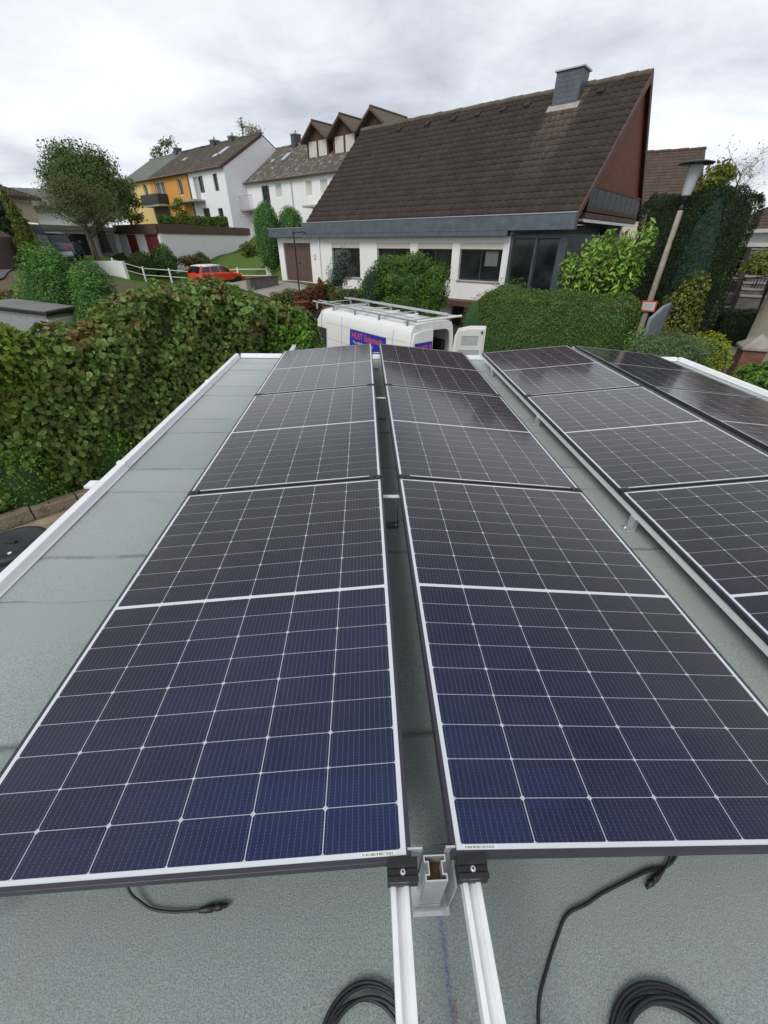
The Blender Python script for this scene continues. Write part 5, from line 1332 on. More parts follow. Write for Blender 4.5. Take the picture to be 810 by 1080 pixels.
# ================================================================== THE VAN
def van():
    f = Vector((-.56, .8285, 0)); rz = math.atan2(f.y, f.x)
    o = empty('white_van', (1.609, 10.138, .0), rz, 'white high-roofed delivery van with a roof rack, blue company stickers and one rear door open', 'van')
    L = 5.7; Wd = 1.66; H = 2.46
    # cross-section (y,z) right half -> full loop; x from the rear (0) to the nose
    def sec(x, hs, ws, hood=None):
        pr = [(.0, 1.0), (.60, .995), (.76, .975), (.83, .93), (.872, .84), (.93, .55), (.985, .42), (1.0, .30), (.985, .16), (.97, .115)]
        pts = [(x, -a*Wd/2*ws, z*hs) for a, z in pr[::-1]]+[(x, a*Wd/2*ws, z*hs) for a, z in pr[1:]]
        return pts
    st = [(0, H, .995), (.05, H, 1), (2, H, 1), (3.9, H*.995, 1), (4.25, H*.965, .99), (4.55, H*.86, .975), (4.95, H*.66, .965), (5.15, H*.56, .96), (5.6, H*.47, .93), (5.75, H*.36, .90)]
    V = []; n = 0
    for x, hs, ws in st:
        s = sec(x, hs, ws); n = len(s); V += s
    F = [(i*n+j, i*n+j+1, (i+1)*n+j+1, (i+1)*n+j) for i in range(len(st)-1) for j in range(n-1)]
    F += [(i*n+n-1, i*n, (i+1)*n, (i+1)*n+n-1) for i in range(len(st)-1)]
    F.append(tuple((len(st)-1)*n+j for j in range(n)))
    mb = MB(); mb.add(V, F, 0, True)
    body = mb.build('body', 'white_paint', o)
    # rear frame with an opening; local -x is behind the van, +y its left side
    s = sec(0, H, .995); prof = [(p[1], p[2]) for p in s]; inn = [(max(-.66, min(.66, y*.86)), .62+(z-.62)*.90 if z > .62 else .62) for y, z in prof]
    mb = MB(); m = len(prof); vs = [(0, y, z) for y, z in prof]+[(0, y, z) for y, z in inn]+[(-.03, y*.995, z) for y, z in prof]+[(-.03, y, z) for y, z in inn]
    fs = []
    for i in range(m):
        j = (i+1) % m; fs += [(2*m+i, 2*m+j, 3*m+j, 3*m+i), (i, j, 2*m+j, 2*m+i), (m+i, m+j, 3*m+j, 3*m+i)]
    mb.add(vs, fs); mb.build('rear_frame', 'white_paint', o)
    mb = MB(); mb.box(.02, .03, -.86, .86, .6, 2.3); mb.box(2.9, 2.95, -.68, .68, .6, 2.25); mb.box(.03, 2.9, -.68, .68, .58, .6)
    mb.v = mb.v[8:]; mb.f = [[i-8 for i in q] for q in mb.f[6:]]; mb.mi = mb.mi[6:]; mb.sm = mb.sm[6:]
    for yy in (-.66, .54): mb.box(.2, 2.6, yy, yy+.12, .6, 1.95)
    mb.build('cargo_bay', 'interior_dark', o)
    # closed left rear door
    def door(parent_loc, ang, name, side, inner):
        d = empty(name, parent_loc, ang); d.parent = o
        w = .69
        mb = MB(); ys = (0, -w*side)
        pr = [(0, .60), (ys[1], .60), (ys[1], 2.30), (ys[1]*.5, 2.30), (ys[1]*.13, 2.24), (ys[1]*.035, 2.05), (0, 1.5)]
        mb.prism(pr, 0, -.045, -.002); mb.build('door_skin', 'white_paint', d, bevel=.012)
        return d, w
    d, w = door((-.032, .71, 0), 0, 'rear_door', 1, False)
    mb = MB(); mb.box(-.052, -.046, -.62, -.08, 1.0, 1.5, bev=.002); mb.build('door_pressing', 'white_paint', d)
    def sticker(parent, M, wd, hh, big, small, sz):
        """blue rectangular sticker in local frame M (x along, y up, z out)"""
        e = empty('company_sticker'); e.parent = parent; e.matrix_local = M
        mb = MB(); mb.box(0, wd, 0, hh, 0, .002); mb.build('sticker_base', 'sign_blue', e)
        for t, (x, yy), s_, mt in ((big, (wd*.06, hh*.56), sz, 'sign_red'), (small, (wd*.10, hh*.30), sz*.42, 'sign_white'), ('0 64 71', (wd*.35, hh*.07), sz*.5, 'sign_white')):
            if not t: continue
            c = bpy.data.curves.new('txt', 'FONT'); c.body = t; c.size = s_; c.extrude = .0008; c.offset = .002 if mt == 'sign_red' else 0
            ob = bpy.data.objects.new('txt', c); col.objects.link(ob); bpy.context.view_layer.update()
            dg = bpy.context.evaluated_depsgraph_get(); me = bpy.data.meshes.new_from_object(ob.evaluated_get(dg)); bpy.data.objects.remove(ob)
            me.materials.clear(); me.materials.append(MAT[mt]); q = bpy.data.objects.new('lettering', me); col.objects.link(q); q.parent = e; q.location = (x, yy, .003)
    M = Matrix(((0, 0, -1, -.054), (-1, 0, 0, -.10), (0, 1, 0, 1.62), (0, 0, 0, 1)))
    sticker(d, M, .56, .42, 'HUST S', '', .155)
    d2 = empty('open_rear_door', (-.032, -.73, 0), R(139)); d2.parent = o
    mb = MB(); pr = [(0, .60), (.80, .60), (.80, 2.30), (.40, 2.30), (.11, 2.24), (.03, 2.05), (0, 1.5)]; mb.prism(pr, 0, -.045, -.006); mb.build('door_skin', 'white_paint', d2, bevel=.012)
    mb = MB(); mb.prism([(.05, .64), (.76, .64), (.76, 2.24), (.40, 2.24), (.15, 2.19), (.08, 2.02), (.05, 1.5)], 0, -.0055, .03); q = mb.build('door_lining', 'van_door_inner', d2, bevel=.015)
    mb = MB()
    for (a, b, c_, e_) in ((.20, .62, 1.86, 2.08), (.14, .68, 1.05, 1.74)):
        t = .02; mb.box(.031, .040, a, b, e_-t, e_); mb.box(.031, .040, a, a+t, c_, e_-t); mb.box(.031, .040, b-t, b, c_, e_-t); mb.box(.031, .040, a+t, b-t, c_, c_+t)
        mb.box(.031, .033, a+t, b-t, c_+t, e_-t)
    mb.build('pressing', 'grey_door', d2, bevel=.003)
    mb = MB(); mb.box(.031, .06, .68, .72, 2.12, 2.19, bev=.004); mb.build('latch', 'black_plastic', d2)
    # side details, left side (+y)
    mb = MB(); mb.box(.15, 3.9, .795, .80, 1.20, 1.215); mb.build('moulding', 'grey_door', o)
    M = Matrix(((-1, 0, 0, 2.54), (0, -.075, .997, .763), (0, .997, .075, 1.56), (0, 0, 0, 1)))
    sticker(o, M, 1.66, .48, 'HUST Solartech', 'Photovoltaik und Speicher', .215)
    for x in (.62, 2.98, 4.12):
        mb = MB(); pts = []
        for zz in np.linspace(.75, 2.28, 24):
            yy = np.interp(zz/H, [.30, .42, .55, .84, .93], [1.0, .985, .93, .872, .83])*Wd/2; pts.append((x, yy+.001, float(zz)))
        mb.tube(pts, .004, 4); mb.build('door_seam', 'anthracite', o)
    mb = MB(); mb.box(2.72, 2.90, .80, .835, 1.10, 1.14, bev=.008); mb.build('door_handle', 'black_plastic', o)
    for zz in (1.62, 2.05):
        mb = MB(); pts = []
        for k in range(30):
            x = .12+k*.128; fr = zz/H; yy = np.interp(fr, [.42, .55, .84, .93], [.985, .93, .872, .83])*Wd/2; pts.append((x, yy+.001, zz))
        mb.tube(pts, .0045, 4); mb.build('panel_crease', 'grey_door', o)
    mb = MB()
    for x in (.35, 1.15, 1.95, 2.75, 3.55): mb.box(x, x+.04, -.58, .58, 2.448, 2.472, bev=.006)
    mb.build('roof_rib', 'white_paint', o)
    # glass and lamps of the cab (hidden behind the hedge from here)
    mb = MB(); mb.add([(4.30, .76, 2.30), (4.30, -.76, 2.30), (4.98, -.88, 1.66), (4.98, .88, 1.66)], [(0, 1, 2, 3)]); mb.add([(4.30, .76, 2.28), (4.30, -.76, 2.28), (4.98, -.88, 1.64), (4.98, .88, 1.64)], [(0, 1, 2, 3)]); 
    mb = MB(); mb.obox((4.66, 0, 1.99), (.34, 0, -.33), (0, .69, 0), (.012, 0, .012)); mb.build('windscreen', 'car_glass', o)
    for sy in (-1, 1):
        mb = MB(); mb.obox((4.25, sy*.80, 1.62), (.42, 0, 0), (0, .012, 0), (0, -.035*sy, .27)); mb.build('side_window', 'car_glass', o)
        mb = MB(); mb.obox((5.66, sy*.66, .95), (.03, 0, 0), (0, .15, 0), (0, 0, .1)); mb.build('headlight', 'light_clear', o)
        mb = MB(); mb.box(-.05, -.03, sy*.79-.03, sy*.79+.03, .9, 1.4, bev=.006); mb.build('tail_light', 'light_red', o)
        for x in (1.0, 4.75):
            w_ = empty('wheel', (x, sy*.74, .34)); w_.parent = o
            mb = MB(); mb.tube([(0, -.12, 0), (0, -.10, 0), (0, .10, 0), (0, .12, 0)], [.30, .34, .34, .30], 24); mb.build('tyre', 'tyre', w_)
            mb = MB(); mb.tube([(0, -.125, 0), (0, .125, 0)], .2, 16); mb.build('rim', 'rim', w_)
    # roof rack stands on the roof: rails, cross bars, ladder-like side tubes
    rk = empty('roof_rack', (0, 0, -.045)); rk.parent = o
    for sy in (-1, 1):
        mb = MB(); mb.box(-.18, 4.9 if sy < 0 else 4.7, sy*.64-.022, sy*.64+.022, 2.56, 2.60, bev=.005); mb.build('side_rail', 'aluminium', rk)
        mb = MB(); mb.box(.05, 4.5, sy*.56-.012, sy*.56+.012, 2.615, 2.635); mb.build('upper_rail', 'aluminium', rk)
    for x in (.18, 1.3, 2.4, 3.5, 4.5):
        mb = MB(); mb.box(x, x+.035, -.62, .62, 2.535, 2.56); mb.build('cross_bar', 'galvanised', rk)
        for sy in (-1, 1):
            mb = MB(); mb.box(x-.02, x+.05, sy*.62-.015, sy*.62+.015, 2.38, 2.534); mb.build('rack_foot', 'galvanised', rk)
    mb = MB(); mb.tube([(-.17, -.80, 2.58), (-.17, .66, 2.58)], .025, 10); mb.build('rear_roller', 'white_plastic', rk)
van()

# ================================================================== CARS AND TRAILER
def car(name, x, y, z, rz, label, paint, roofp=None, L=4.0, W_=1.74, H=1.5, wheels='rim', old=False):
    """hatchback: x forward, built from a side outline lofted across the width"""
    o = empty(name, (x, y, z), rz, label, 'car')
    k = L/4.0
    low = [(0, .35), (0, .62), (.06, .82), (.12, .98), (.9, 1.0), (1.9, .98), (2.75, .95), (3.25, .90), (3.75, .80), (3.95, .62), (4.0, .35)]
    low = [(a*k, b*H/1.5) for a, b in low]
    ws = [(-1.0, .0), (-.96, 0)]
    V = []; n = len(low)
    ys = [(-.5, .95), (-.47, 1.), (-.3, 1.02), (0, 1.03), (.3, 1.02), (.47, 1.), (.5, .95)]
    for yy, sc_ in ys:
        for i, (a, b) in enumerate(low):
            cx = L/2; e = .94 if abs(yy) == .5 else (.985 if abs(yy) == .47 else 1.)
            V.append((cx+(a-cx)*e, yy*W_, b*(1 if b < .4 else sc_)))
    m = len(ys); F = [(i*n+j, i*n+j+1, (i+1)*n+j+1, (i+1)*n+j) for i in range(m-1) for j in range(n-1)]
    F += [(i*n+n-1, i*n, (i+1)*n, (i+1)*n+n-1) for i in range(m-1)]; F += [tuple(range(n)), tuple((m-1)*n+j for j in range(n))]
    mb = MB(); mb.add(V, F); b = mb.build('body', paint, o, bevel=.03)
    # greenhouse: glass block with painted roof and pillars
    gz0 = .96*H/1.5; gt = H-.07
    bt = [(.10*k, gz0), (.42*k, gt-.02), (2.05*k, gt), (2.95*k, gz0)]
    def ring(inset_b, inset_t): return [(bt[0][0], inset_b, bt[0][1]), (bt[1][0], inset_t, bt[1][1]), (bt[2][0], inset_t, bt[2][1]), (bt[3][0], inset_b, bt[3][1])]
    wb, wt = W_/2*.93, W_/2*.76
    A = ring(-wb, -wt); B = ring(wb, wt)
    mb = MB(); mb.add(A+B, [(0, 1, 2, 3), (7, 6, 5, 4), (0, 4, 5, 1), (1, 5, 6, 2), (2, 6, 7, 3), (3, 7, 4, 0)]); mb.build('window_glass', 'car_glass', o)
    mb = MB(); t = .03
    rf = [(.36*k, gt-.05), (.42*k, gt+.02), (.9*k, gt+.06), (1.6*k, gt+.06), (2.0*k, gt+.02), (2.12*k, gt-.04)]
    V = []; 
    for sy, dz in ((-1.03, -.03), (-.8, 0), (0, .02), (.8, 0), (1.03, -.03)):
        V += [(a, sy*wt, c+dz) for a, c in rf]
    nn = len(rf); F = [(i*nn+j, i*nn+j+1, (i+1)*nn+j+1, (i+1)*nn+j) for i in range(4) for j in range(nn-1)]; F += [(i*nn+nn-1, i*nn, (i+1)*nn, (i+1)*nn+nn-1) for i in range(4)]
    F += [tuple(range(nn)), tuple(4*nn+j for j in range(nn))]
    mb.add(V, F, 0, True); mb.build('roof', roofp or paint, o)
    mb = MB()
    for sy in (-1, 1):
        for (xb, xt, w_) in ((.16, .46, .10), (1.05, 1.08, .035), (1.85, 1.75, .035), (2.93, 2.04, .04)):
            mb.obox(((xb+xt)/2*k, sy*(wb+wt)/2, (gz0+gt)/2), (w_*k, 0, 0), (0, .012, 0), ((xt-xb)/2*k, sy*(wt-wb)/2, (gt-gz0)/2))
    mb.build('pillar', paint if not old else 'dark_metal', o)
    for sy in (-1, 1):
        mb = MB(); mb.box(2.55*k, 2.7*k, sy*W_*.5 if sy > 0 else -W_*.5-.16, W_*.5+.16 if sy > 0 else -W_*.5, gz0-.02, gz0+.12, bev=.02); mb.build('wing_mirror', paint, o)
        mb = MB(); mb.box(-.01, .10, sy*W_*.36-.10, sy*W_*.36+.10, .68*H/1.5, .84*H/1.5, bev=.015); mb.build('tail_light', 'light_red', o)
        mb = MB(); mb.obox((3.80*k, sy*W_*.36, .74*H/1.5), (.10, 0, -.03), (0, .14, 0), (0, 0, .06)); mb.build('headlight', 'light_clear', o)
        for xx in (.72*k, 3.22*k):
            w_ = empty('wheel', (xx, sy*W_*.455, .31)); w_.parent = o
            mb = MB(); mb.tube([(0, -.10, 0), (0, -.08, 0), (0, .085, 0), (0, .10, 0)], [.27, .31, .31, .27], 22); mb.build('tyre', 'tyre', w_)
            mb = MB(); mb.tube([(0, -.106, 0), (0, .106, 0)], .19, 14); mb.build('rim', wheels, w_)
            mb = MB(); q = [(.37*math.cos(t_), .37*math.sin(t_)) for t_ in np.linspace(0, PI, 12)]; q = [(a, c) for a, c in q]
            mb.prism([(a, c) for a, c in q], 1, sy*.05-.085, sy*.05+.085); mb.build('wheel_arch', 'black_plastic', w_)
    mb = MB(); mb.box(-.02, .10, -W_*.42, W_*.42, .32, .52, bev=.02); mb.box(L-.10, L+.01, -W_*.42, W_*.42, .32, .50, bev=.02); mb.build('bumper', 'black_plastic' if not old else 'galvanised', o)
    for sy in (-1, 1):
        mb = MB(); mb.box(1.0*k, 2.95*k, sy*(W_/2)-.02, sy*(W_/2)+.02, .36, .48, bev=.01); mb.build('side_trim', 'black_plastic', o)
    return o
P = atd(206, 303, 36.6); Q = atd(258, 302, 37.6)
zc_ = min(P.z, Q.z); ang = math.atan2(Q.y-P.y, Q.x-P.x)
car('red_hatchback', P.x, P.y, 1.22, ang+.30, 'red hatchback with a white roof parked by the white fence', 'red_paint', 'white_paint', L=4.0, H=1.50)
P = atd(104, 292, 31); car('parked_white_car', P.x-.6, P.y-1, P.z-1.15, 2.1, 'white parked car mostly hidden behind the right clipped conifer', 'white_paint', L=4.1, H=1.45)
P = atd(38, 264, 36); Q = atd(56, 264, 37)
car('old_green_car', P.x, P.y, P.z-.3, math.atan2(Q.y-P.y, Q.x-P.x)+.7, 'old dark green and white off-road car under the carport', 'green_paint', 'white_paint', L=3.7, H=1.7, old=True)
P = atd(62, 266, 36.5); Q = atd(80, 266, 37)
car('parked_estate', P.x, P.y, P.z-.5, math.atan2(Q.y-P.y, Q.x-P.x)+.9, 'blue-grey car standing between carport and grey-doored garage', 'blue_grey_paint', L=3.7, H=1.55, old=True)
def trailer():
    def atz(px, py, z):
        d = ray(px, py); return CAM+d*((z-CAM.z)/d.z)
    zt = 2.96; A = atz(39, 327, zt); B = atz(69, 322, zt); r, l = frame_from(A, B)
    o = empty('box_trailer', (A.x, A.y, 1.3), r, 'pale grey box trailer with flat dark-rimmed lid behind the long hedge', 'trailer')
    Wd = l; D = 1.3; H = zt-1.3-.03; o.rotation_euler = (R(5), 0, r)
    mb = MB(); mb.box(0, Wd, 0, D, .45, H-.06, bev=.02); b = mb.build('box', 'silver_paint', o)
    mb = MB(); 
    for k in range(3): mb.box(-.012, Wd+.012, -.022-k*.03, -.001, H-.28-k*.22, H-.13-k*.22, bev=.006)
    mb.build('front_moulding', 'white_plastic', o)
    mb = MB(); mb.box(-.06, Wd+.06, -.08, D+.06, H-.055, H-.002, bev=.006); mb.build('lid_rim', 'black_plastic', o)
    mb = MB(); mb.box(-.03, Wd+.03, -.05, D+.03, H, H+.03, bev=.01); mb.build('lid', 'lid_grey', o)
    for x in (-.1, Wd+.1):
        w_ = empty('wheel', (x, D*.5, .28)); w_.parent = o
        mb = MB(); mb.tube([(-.07, 0, 0), (.07, 0, 0)], .28, 18); mb.build('tyre', 'tyre', w_)
        mb = MB(); q = [(D*.5+.38*math.cos(t), .30+.38*math.sin(t)) for t in np.linspace(0, PI, 10)]+[(D*.5+.35*math.cos(t), .30+.35*math.sin(t)) for t in np.linspace(PI, 0, 10)]
        mb.prism(q, 0, x-.09, x+.09); mb.build('mudguard', 'silver_paint', o)
    mb = MB(); mb.tube([(Wd/2, -.1, .45), (Wd/2, -1.1, .42)], .035, 8); mb.build('drawbar', 'galvanised', o)
trailer()
# rain barrel against the foot of the hedge
mb = MB(); o = empty('rain_barrel', (-4.42, 3.74, .1), 0, 'dark rain barrel with round lid beside the garage at the left edge', 'barrel')
mb.lathe([(.30, 0), (.34, .2), (.355, .45), (.34, .75), (.33, .86)], seg=32); mb.build('barrel_body', 'barrel_side', o)
mb = MB(); mb.lathe([(.36, .862), (.365, .88), (.365, .915), (.35, .925), (.30, .93), (.28, .915), (.1, .925), (.02, .93)], seg=36); l_ = mb.build('lid', 'barrel', o)
mb = MB(); mb.box(-.06, .06, -.02, .02, .93, .96, bev=.006); mb.build('grip', 'barrel', l_)
mb = MB(); mb.lathe([(.02, .0), (.02, .01)], (.12, -.2, .922), 10); mb.build('water_spot', 'white_plastic', l_)

# ================================================================== FENCES, LAMPS, STAIRS
def post_rail(name, pts, zoff, hgt, step, label, mat='fence_white'):
    o = empty(name, (pts[0][0], pts[0][1], 0), 0, label, 'fence'); O = Vector((pts[0][0], pts[0][1], 0)); P_ = []
    for (a, b) in zip(pts[:-1], pts[1:]):
        A = Vector(a); B = Vector(b); n = max(1, int((B-A).length/step)); P_ += [A.lerp(B, k/n) for k in range(n)]
    P_.append(Vector(pts[-1])); P_ = [p-O for p in P_]
    for p in P_:
        mb = MB(); mb.box(p.x-.05, p.x+.05, p.y-.05, p.y+.05, p.z-hgt-.3, p.z+.06, bev=.01); mb.build('post', mat, o)
    for k in range(2):
        mb = MB(); 
        for a, b in zip(P_[:-1], P_[1:]): mb.tube([a-Vector((0, 0, .06+k*.42)), b-Vector((0, 0, .06+k*.42))], .03, 6)
        mb.build('rail', mat, o)
D_ = 40.2
post_rail('white_fence', [atd(*q) for q in FENCE], 0, 1.0, 2.2, 'white post-and-rail fence running behind the red car up to the annex')
P = atd(283, 283, 34); mb = MB(); mb.box(-.16, .16, -.16, .16, 0, 1.35, bev=.01); q = mb.build('gate_pillar', 'white_render_far'); place(q, P.x, P.y, P.z-1.2, .3); tag(q, 'short white gate pillar at the right end of the white fence', 'pillar')
# thin garden lamp before the brown garage door
Pt = atd(309.5, 246, 24.2); Pb = atd(315.5, 302, 24.2)
o = empty('garden_lamp', (Pt.x, Pt.y, gz(Pt.x, Pt.y)-.05), 0, 'thin dark garden lamp with a small top arm in front of the brown garage door', 'lamp')
zt = Pt.z-gz(Pt.x, Pt.y)+.05
mb = MB(); mb.tube([(0, 0, 0), (0, 0, zt)], .035, 8); mb.build('pole', 'dark_metal', o)
mb = MB(); mb.tube([(0, 0, zt), (.55, -.2, zt+.06)], .025, 6); mb.tube([(0, 0, zt-.02), (0, 0, zt+.06)], .05, 8); mb.build('arm', 'dark_metal', o)
mb = MB(); mb.lathe([(.11, 0), (.06, .08), (.02, .1)], (.55, -.2, zt-.04), 12); mb.build('lamp_shade', 'dark_metal', o)
# the street lamp
D = 19.2; T = atd(735, 172, D); Bs = atd(683, 325, D)
o = empty('street_lamp', (T.x, T.y, .25), 0, 'street lamp with weathered pole, clear cylinder lantern and flat round top', 'street lamp')
zT = T.z-.25; mid = (atd(719, 222, D).z-.25); lb = atd(721, 208, D).z-.25
dx, dy = (Bs.x-T.x), (Bs.y-T.y); zB = Bs.z-.25
k_ = 1.0/(zT-zB)
def lean(z): return (dx*(zT-z)*k_, dy*(zT-z)*k_, z)
mb = MB(); mb.tube([lean(-.3), lean(mid)], [.12, .085], 14); mb.build('pole', 'lamp_pole', o)
mb = MB(); mb.tube([lean(mid+.002), lean(mid+.06), lean(mid+.12), lean(mid+.14), lean(mid+.2), lean(lb+.02), lean(lb+.04)], [.07, .09, .06, .05, .09, .14, .14], 16); mb.build('lantern_base', 'dark_metal', o)
mb = MB(); mb.tube([lean(lb+.041), lean(zT-.04)], [.135, .19], 24); mb.build('lantern_glass', 'lamp_glass', o)
mb = MB()
for a in range(4):
    c, s_ = math.cos(a*PI/2+.4), math.sin(a*PI/2+.4); l1 = Vector(lean(lb+.05)); l2 = Vector(lean(zT-.03)); mb.tube([l1+Vector((c*.14, s_*.14, 0)), l2+Vector((c*.205, s_*.205, 0))], .008, 5)
mb.build('lantern_stay', 'galvanised', o)
mb = MB(); t0 = Vector(lean(zT)); mb.lathe([(.12, -.035), (.46, -.035), (.50, -.015), (.49, .005), (.30, .05), (.1, .07), (.02, .10)], (t0.x, t0.y, t0.z), 36); mb.build('lantern_roof', 'dark_metal', o)
P = atd(684, 323, D-.16); zz = P.z
o = empty('lamp_sign', (P.x, P.y, zz-.18), math.atan2(ray(684, 323).y, ray(684, 323).x)-PI/2, 'small square red-rimmed white sign fixed to the street lamp pole', 'sign')
mb = MB(); mb.box(-.25, .25, -.005, .005, 0, .36, bev=.002); mb.build('sign_plate', 'sign_red', o)
mb = MB(); mb.box(-.20, .20, -.008, -.0055, .05, .31); mb.build('sign_face', 'sign_white', o)
mb = MB(); 
for k, (a, b) in enumerate(((-.14, .12), (-.16, .15), (-.10, .08))): mb.box(a, b, -.0095, -.0085, .24-k*.07, .255-k*.07)
mb.build('sign_lettering', 'galvanised', o)
# sloping grey sheets of the ramp wall behind the lamp
a = atd(688, 330, 15.6); b = atd(716, 306, 17.2); c = atd(712, 330, 18.5)
r, l = frame_from(a, b)
mb = MB(); mb.prism([(0, -1.6), (l, -1.3), (l, .2), (l*.5, .12), (0, -.15)], 1, -.05, .05); o = mb.build('sloping_grey_wall', 'grey_tarp'); o.location = (a.x, a.y, a.z); o.rotation_euler = (0, 0, r); tag(o, 'blue-grey sloping wall panel behind the street lamp pole', 'wall')
# garden stairs
def stairs(name, pa, Da, pb, Db, width, n, mat, label, gap=.0):
    A = atd(*pa, Da); B = atd(*pb, Db); r, l = frame_from(A, B); o = empty(name, (A.x, A.y, 0), r-PI/2, label, 'stairs')
    rise = (B.z-A.z)/n; run = l/n
    for k in range(n):
        z1 = A.z+rise*(k+1)
        mb = MB(); mb.box(-width/2, width/2, run*k, run*(k+1)+.02*(k < n-1), 0.1, z1-.05); mb.box(-width/2-.0, width/2+.0, run*k-.04, run*(k+1)-.045, z1-.047, z1, mi=1, bev=.008); mb.build('step', ['dark_concrete', 'paving'], o)
    return A, B, r
A, B, r = stairs('garden_stairs', (745, 351), 21.5, (756, 317), 24.5, 1.35, 7, 'paving', 'long flight of grey steps climbing past the cube-shaped hedge')
A2, B2, r2 = stairs('lower_stairs', (770, 387), 17.6, (768, 371), 18.8, 1.7, 3, 'paving', 'short lower flight of three steps beside the brick pier')
mb = MB(); mb.box(-1.0, 1.1, 0, 2.6, -.5, 0, bev=.01); o = mb.build('stair_landing', 'paving'); o.location = (B2.x, B2.y+.02, B2.z-.01); o.rotation_euler = (0, 0, r2-PI/2); tag(o, 'pale paved landing between the two flights of garden stairs', 'landing')
P = atd(758, 310, 24.6)
mb = MB(); mb.box(-.9, 1.4, 0, 3.2, -1.4, 0); o = mb.build('upper_terrace', 'dark_concrete'); o.location = (P.x, P.y, P.z); o.rotation_euler = (0, 0, r-PI/2); tag(o, 'dark terrace slab at the top of the long garden steps', 'terrace')
# brick pier with a pyramid cap
P = atd(795, 372, 17.4)
o = empty('brick_pier', (P.x, P.y, .3), -.5, 'brick gate pier with a broad pyramid-shaped stone cap at the right edge', 'pier')
zt = atd(795, 366, 17.4).z-.3
plain('brick', (.20, .09, .06), .9, 0, .4, 7)
mb = MB(); nz_ = int(zt/.085)
for k in range(nz_):
    mb.box(-.36+.003*(k % 2), .36, -.36, .36, k*.085+.004, (k+1)*.085-.006)
mb.build('brickwork', 'brick', o)
mb = MB(); mb.box(-.352, .352, -.352, .352, 0, zt-.01); mb.build('mortar', 'concrete', o)
mb = MB(); c = .43; zt = nz_*.085; mb.add([(-c, -c, zt), (c, -c, zt), (c, c, zt), (-c, c, zt), (-c, -c, zt+.07), (c, -c, zt+.07), (c, c, zt+.07), (-c, c, zt+.07), (0, 0, zt+.42)], [(0, 3, 2, 1), (0, 1, 5, 4), (1, 2, 6, 5), (2, 3, 7, 6), (3, 0, 4, 7), (4, 5, 8), (5, 6, 8), (6, 7, 8), (7, 4, 8)]); mb.build('pier_cap', 'concrete', o)
# cream stucco building at the right edge, white garden steps and railings above it
P = atd(795, 340, 18.6); Q = atd(900, 345, 14.5); r, l = frame_from(P, Q); zt = atd(810, 296, 18.6).z
o = empty('cream_annex', (P.x, P.y, 0), r, 'cream rendered wall at the right edge beside the brick pier', 'building')
mb = MB(); mb.box(0, l, 0, 4, .1, zt, bev=.01); mb.build('wall', 'cream_render', o)
mb = MB(); mb.box(-.06, l, -.08, 4, zt+.003, zt+.08); mb.build('coping', 'concrete', o)
def railing(name, A, B, hgt, n, label, mat='dark_metal'):
    A = Vector(A); B = Vector(B); o = empty(name, A, 0, label, 'railing'); d = B-A; mb = MB()
    mb.tube([(0, 0, hgt), d+Vector((0, 0, hgt))], .025, 6); mb.build('handrail', mat, o)
    mb = MB(); mb.tube([(0, 0, .12), d+Vector((0, 0, .12))], .016, 6); mb.build('lower_rail', mat, o)
    for k in range(n+1):
        p = d*k/n; mb = MB(); mb.tube([p, p+Vector((0, 0, hgt))], .012 if k % 4 else .022, 5); mb.build('baluster' if k % 4 else 'post', mat, o)
railing('terrace_railing', atd(752, 322, 24.6), atd(801, 322, 21.8), .95, 16, 'black railing across the terrace at the top of the long garden steps')
railing('stair_railing', atd(798, 330, 18.4), atd(822, 262, 20.5), .8, 12, 'dark sloping handrail above the cream wall at the right edge')
a = atd(745, 282, 24.5); railing('garden_railing', a, atd(775, 268, 25.5), .9, 8, 'dark railing below the ochre-yellow shrub')
A3, B3, r3 = stairs('white_stairs', (794, 318), 21.5, (806, 262), 27, .9, 9, 'paving', 'pale narrow steps climbing towards the porch at the right edge')
P = atd(775, 300, 26); mb = MB(); mb.box(-1.2, 1.6, 0, 2.5, -2, 0); o = mb.build('dark_terrace_wall', 'anthracite'); o.location = (P.x, P.y, P.z); o.rotation_euler = (0, 0, -.9); tag(o, 'dark retaining wall behind the terrace railing', 'wall')
P = atd(790, 410, 9.2)

# ================================================================== SKY AND LIGHT
w = bpy.data.worlds.new('World'); sc.world = w; w.use_nodes = True
nt = w.node_tree; N_ = nt.nodes; Lk = nt.links; N_.clear()
out = N_.new('ShaderNodeOutputWorld')
sky = N_.new('ShaderNodeTexSky'); sky.sky_type = 'NISHITA'; sky.sun_disc = False
SUN_EL, SUN_AZ = R(46), R(218)      # azimuth clockwise from +Y
sky.sun_elevation = SUN_EL; sky.sun_rotation = SUN_AZ; sky.air_density = 1.; sky.dust_density = 2.
bg = N_.new('ShaderNodeBackground'); bg.inputs[1].default_value = .10; Lk.new(sky.outputs[0], bg.inputs[0])
tc = N_.new('ShaderNodeTexCoord'); sx = N_.new('ShaderNodeSeparateXYZ'); Lk.new(tc.outputs['Generated'], sx.inputs[0])
def M_(op, a, b=0.):
    n = N_.new('ShaderNodeMath'); n.operation = op
    for i, v in enumerate((a, b)):
        if isinstance(v, bpy.types.NodeSocket): Lk.new(v, n.inputs[i])
        else: n.inputs[i].default_value = v
    return n.outputs[0]
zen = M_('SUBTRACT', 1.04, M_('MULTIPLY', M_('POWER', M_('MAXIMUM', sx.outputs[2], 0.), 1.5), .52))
zz = M_('ADD', M_('MAXIMUM', sx.outputs[2], 0.), .16)
cx = M_('DIVIDE', sx.outputs[0], zz); cy = M_('DIVIDE', sx.outputs[1], zz)
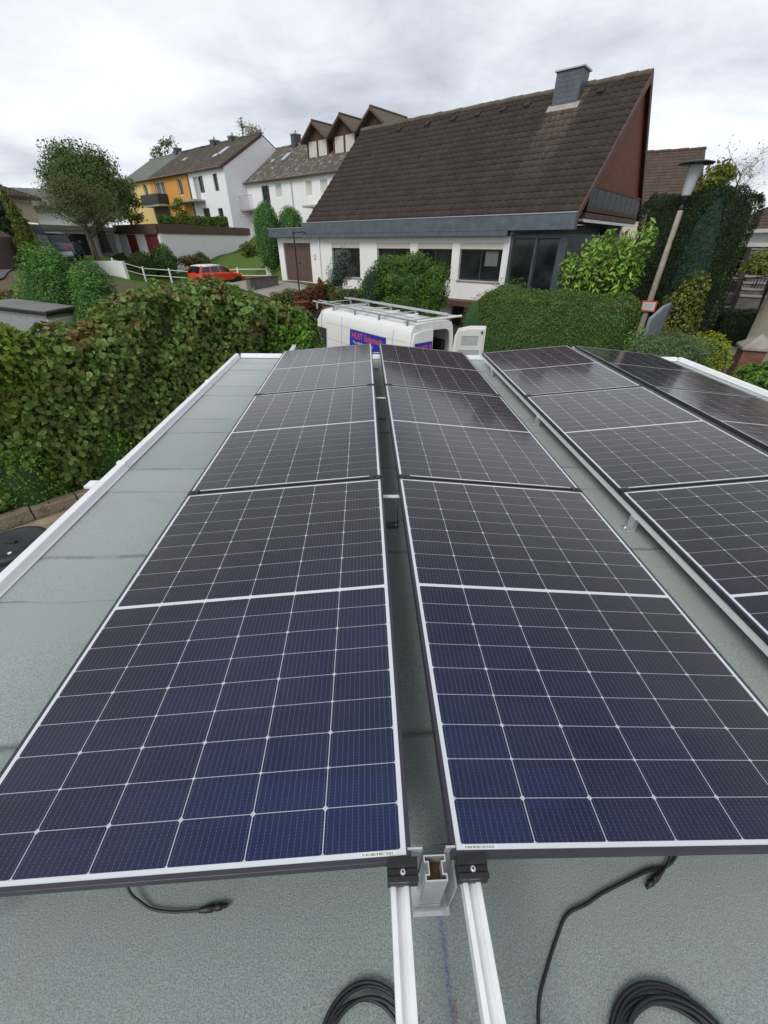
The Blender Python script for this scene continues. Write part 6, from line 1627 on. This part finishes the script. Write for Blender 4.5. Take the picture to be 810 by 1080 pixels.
cb = N_.new('ShaderNodeCombineXYZ'); Lk.new(cx, cb.inputs[0]); Lk.new(cy, cb.inputs[1])
def nz(scale, det, rough, off, dist=0.):
    mp = N_.new('ShaderNodeMapping'); mp.inputs['Location'].default_value = off; Lk.new(cb.outputs[0], mp.inputs[0])
    n = N_.new('ShaderNodeTexNoise'); n.inputs['Scale'].default_value = scale; n.inputs['Detail'].default_value = det; n.inputs['Roughness'].default_value = rough; n.inputs['Distortion'].default_value = dist
    Lk.new(mp.outputs[0], n.inputs['Vector']); return n.outputs[0]
n1 = nz(.75, 6, .52, (3.1, 1.7, 0), .25); n2 = nz(2.1, 6, .6, (7.7, 4.1, 0), .3)
s_ = M_('ADD', M_('MULTIPLY', n1, .68), M_('MULTIPLY', n2, .32))
rp = N_.new('ShaderNodeValToRGB'); Lk.new(s_, rp.inputs[0]); cr = rp.color_ramp
for p_, c_ in ((.35, (.38, .405, .455)), (.44, (.50, .525, .575)), (.53, (.64, .66, .70)), (.65, (.78, .79, .81))):
    e = cr.elements.new(p_); e.color = (*c_, 1)
cr.elements.remove(cr.elements[0]); cr.elements.remove(cr.elements[-1])
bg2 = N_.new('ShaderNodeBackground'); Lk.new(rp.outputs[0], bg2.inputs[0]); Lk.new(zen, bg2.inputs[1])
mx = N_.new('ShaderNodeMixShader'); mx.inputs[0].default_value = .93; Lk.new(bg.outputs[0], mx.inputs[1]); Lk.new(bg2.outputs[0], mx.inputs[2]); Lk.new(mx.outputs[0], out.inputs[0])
sd = bpy.data.lights.new('sun', 'SUN'); sd.energy = 1.3; sd.angle = R(28); sd.color = (1, .97, .92)
so = bpy.data.objects.new('sun', sd); col.objects.link(so)
dv = Vector((math.sin(SUN_AZ)*math.cos(SUN_EL), math.cos(SUN_AZ)*math.cos(SUN_EL), math.sin(SUN_EL)))
so.rotation_euler = dv.to_track_quat('Z', 'Y').to_euler()
sc.view_settings.view_transform = 'Standard'; sc.view_settings.look = 'None'; sc.view_settings.exposure = 0.56; sc.view_settings.gamma = 1
sc.render.resolution_x = 768; sc.render.resolution_y = 1024
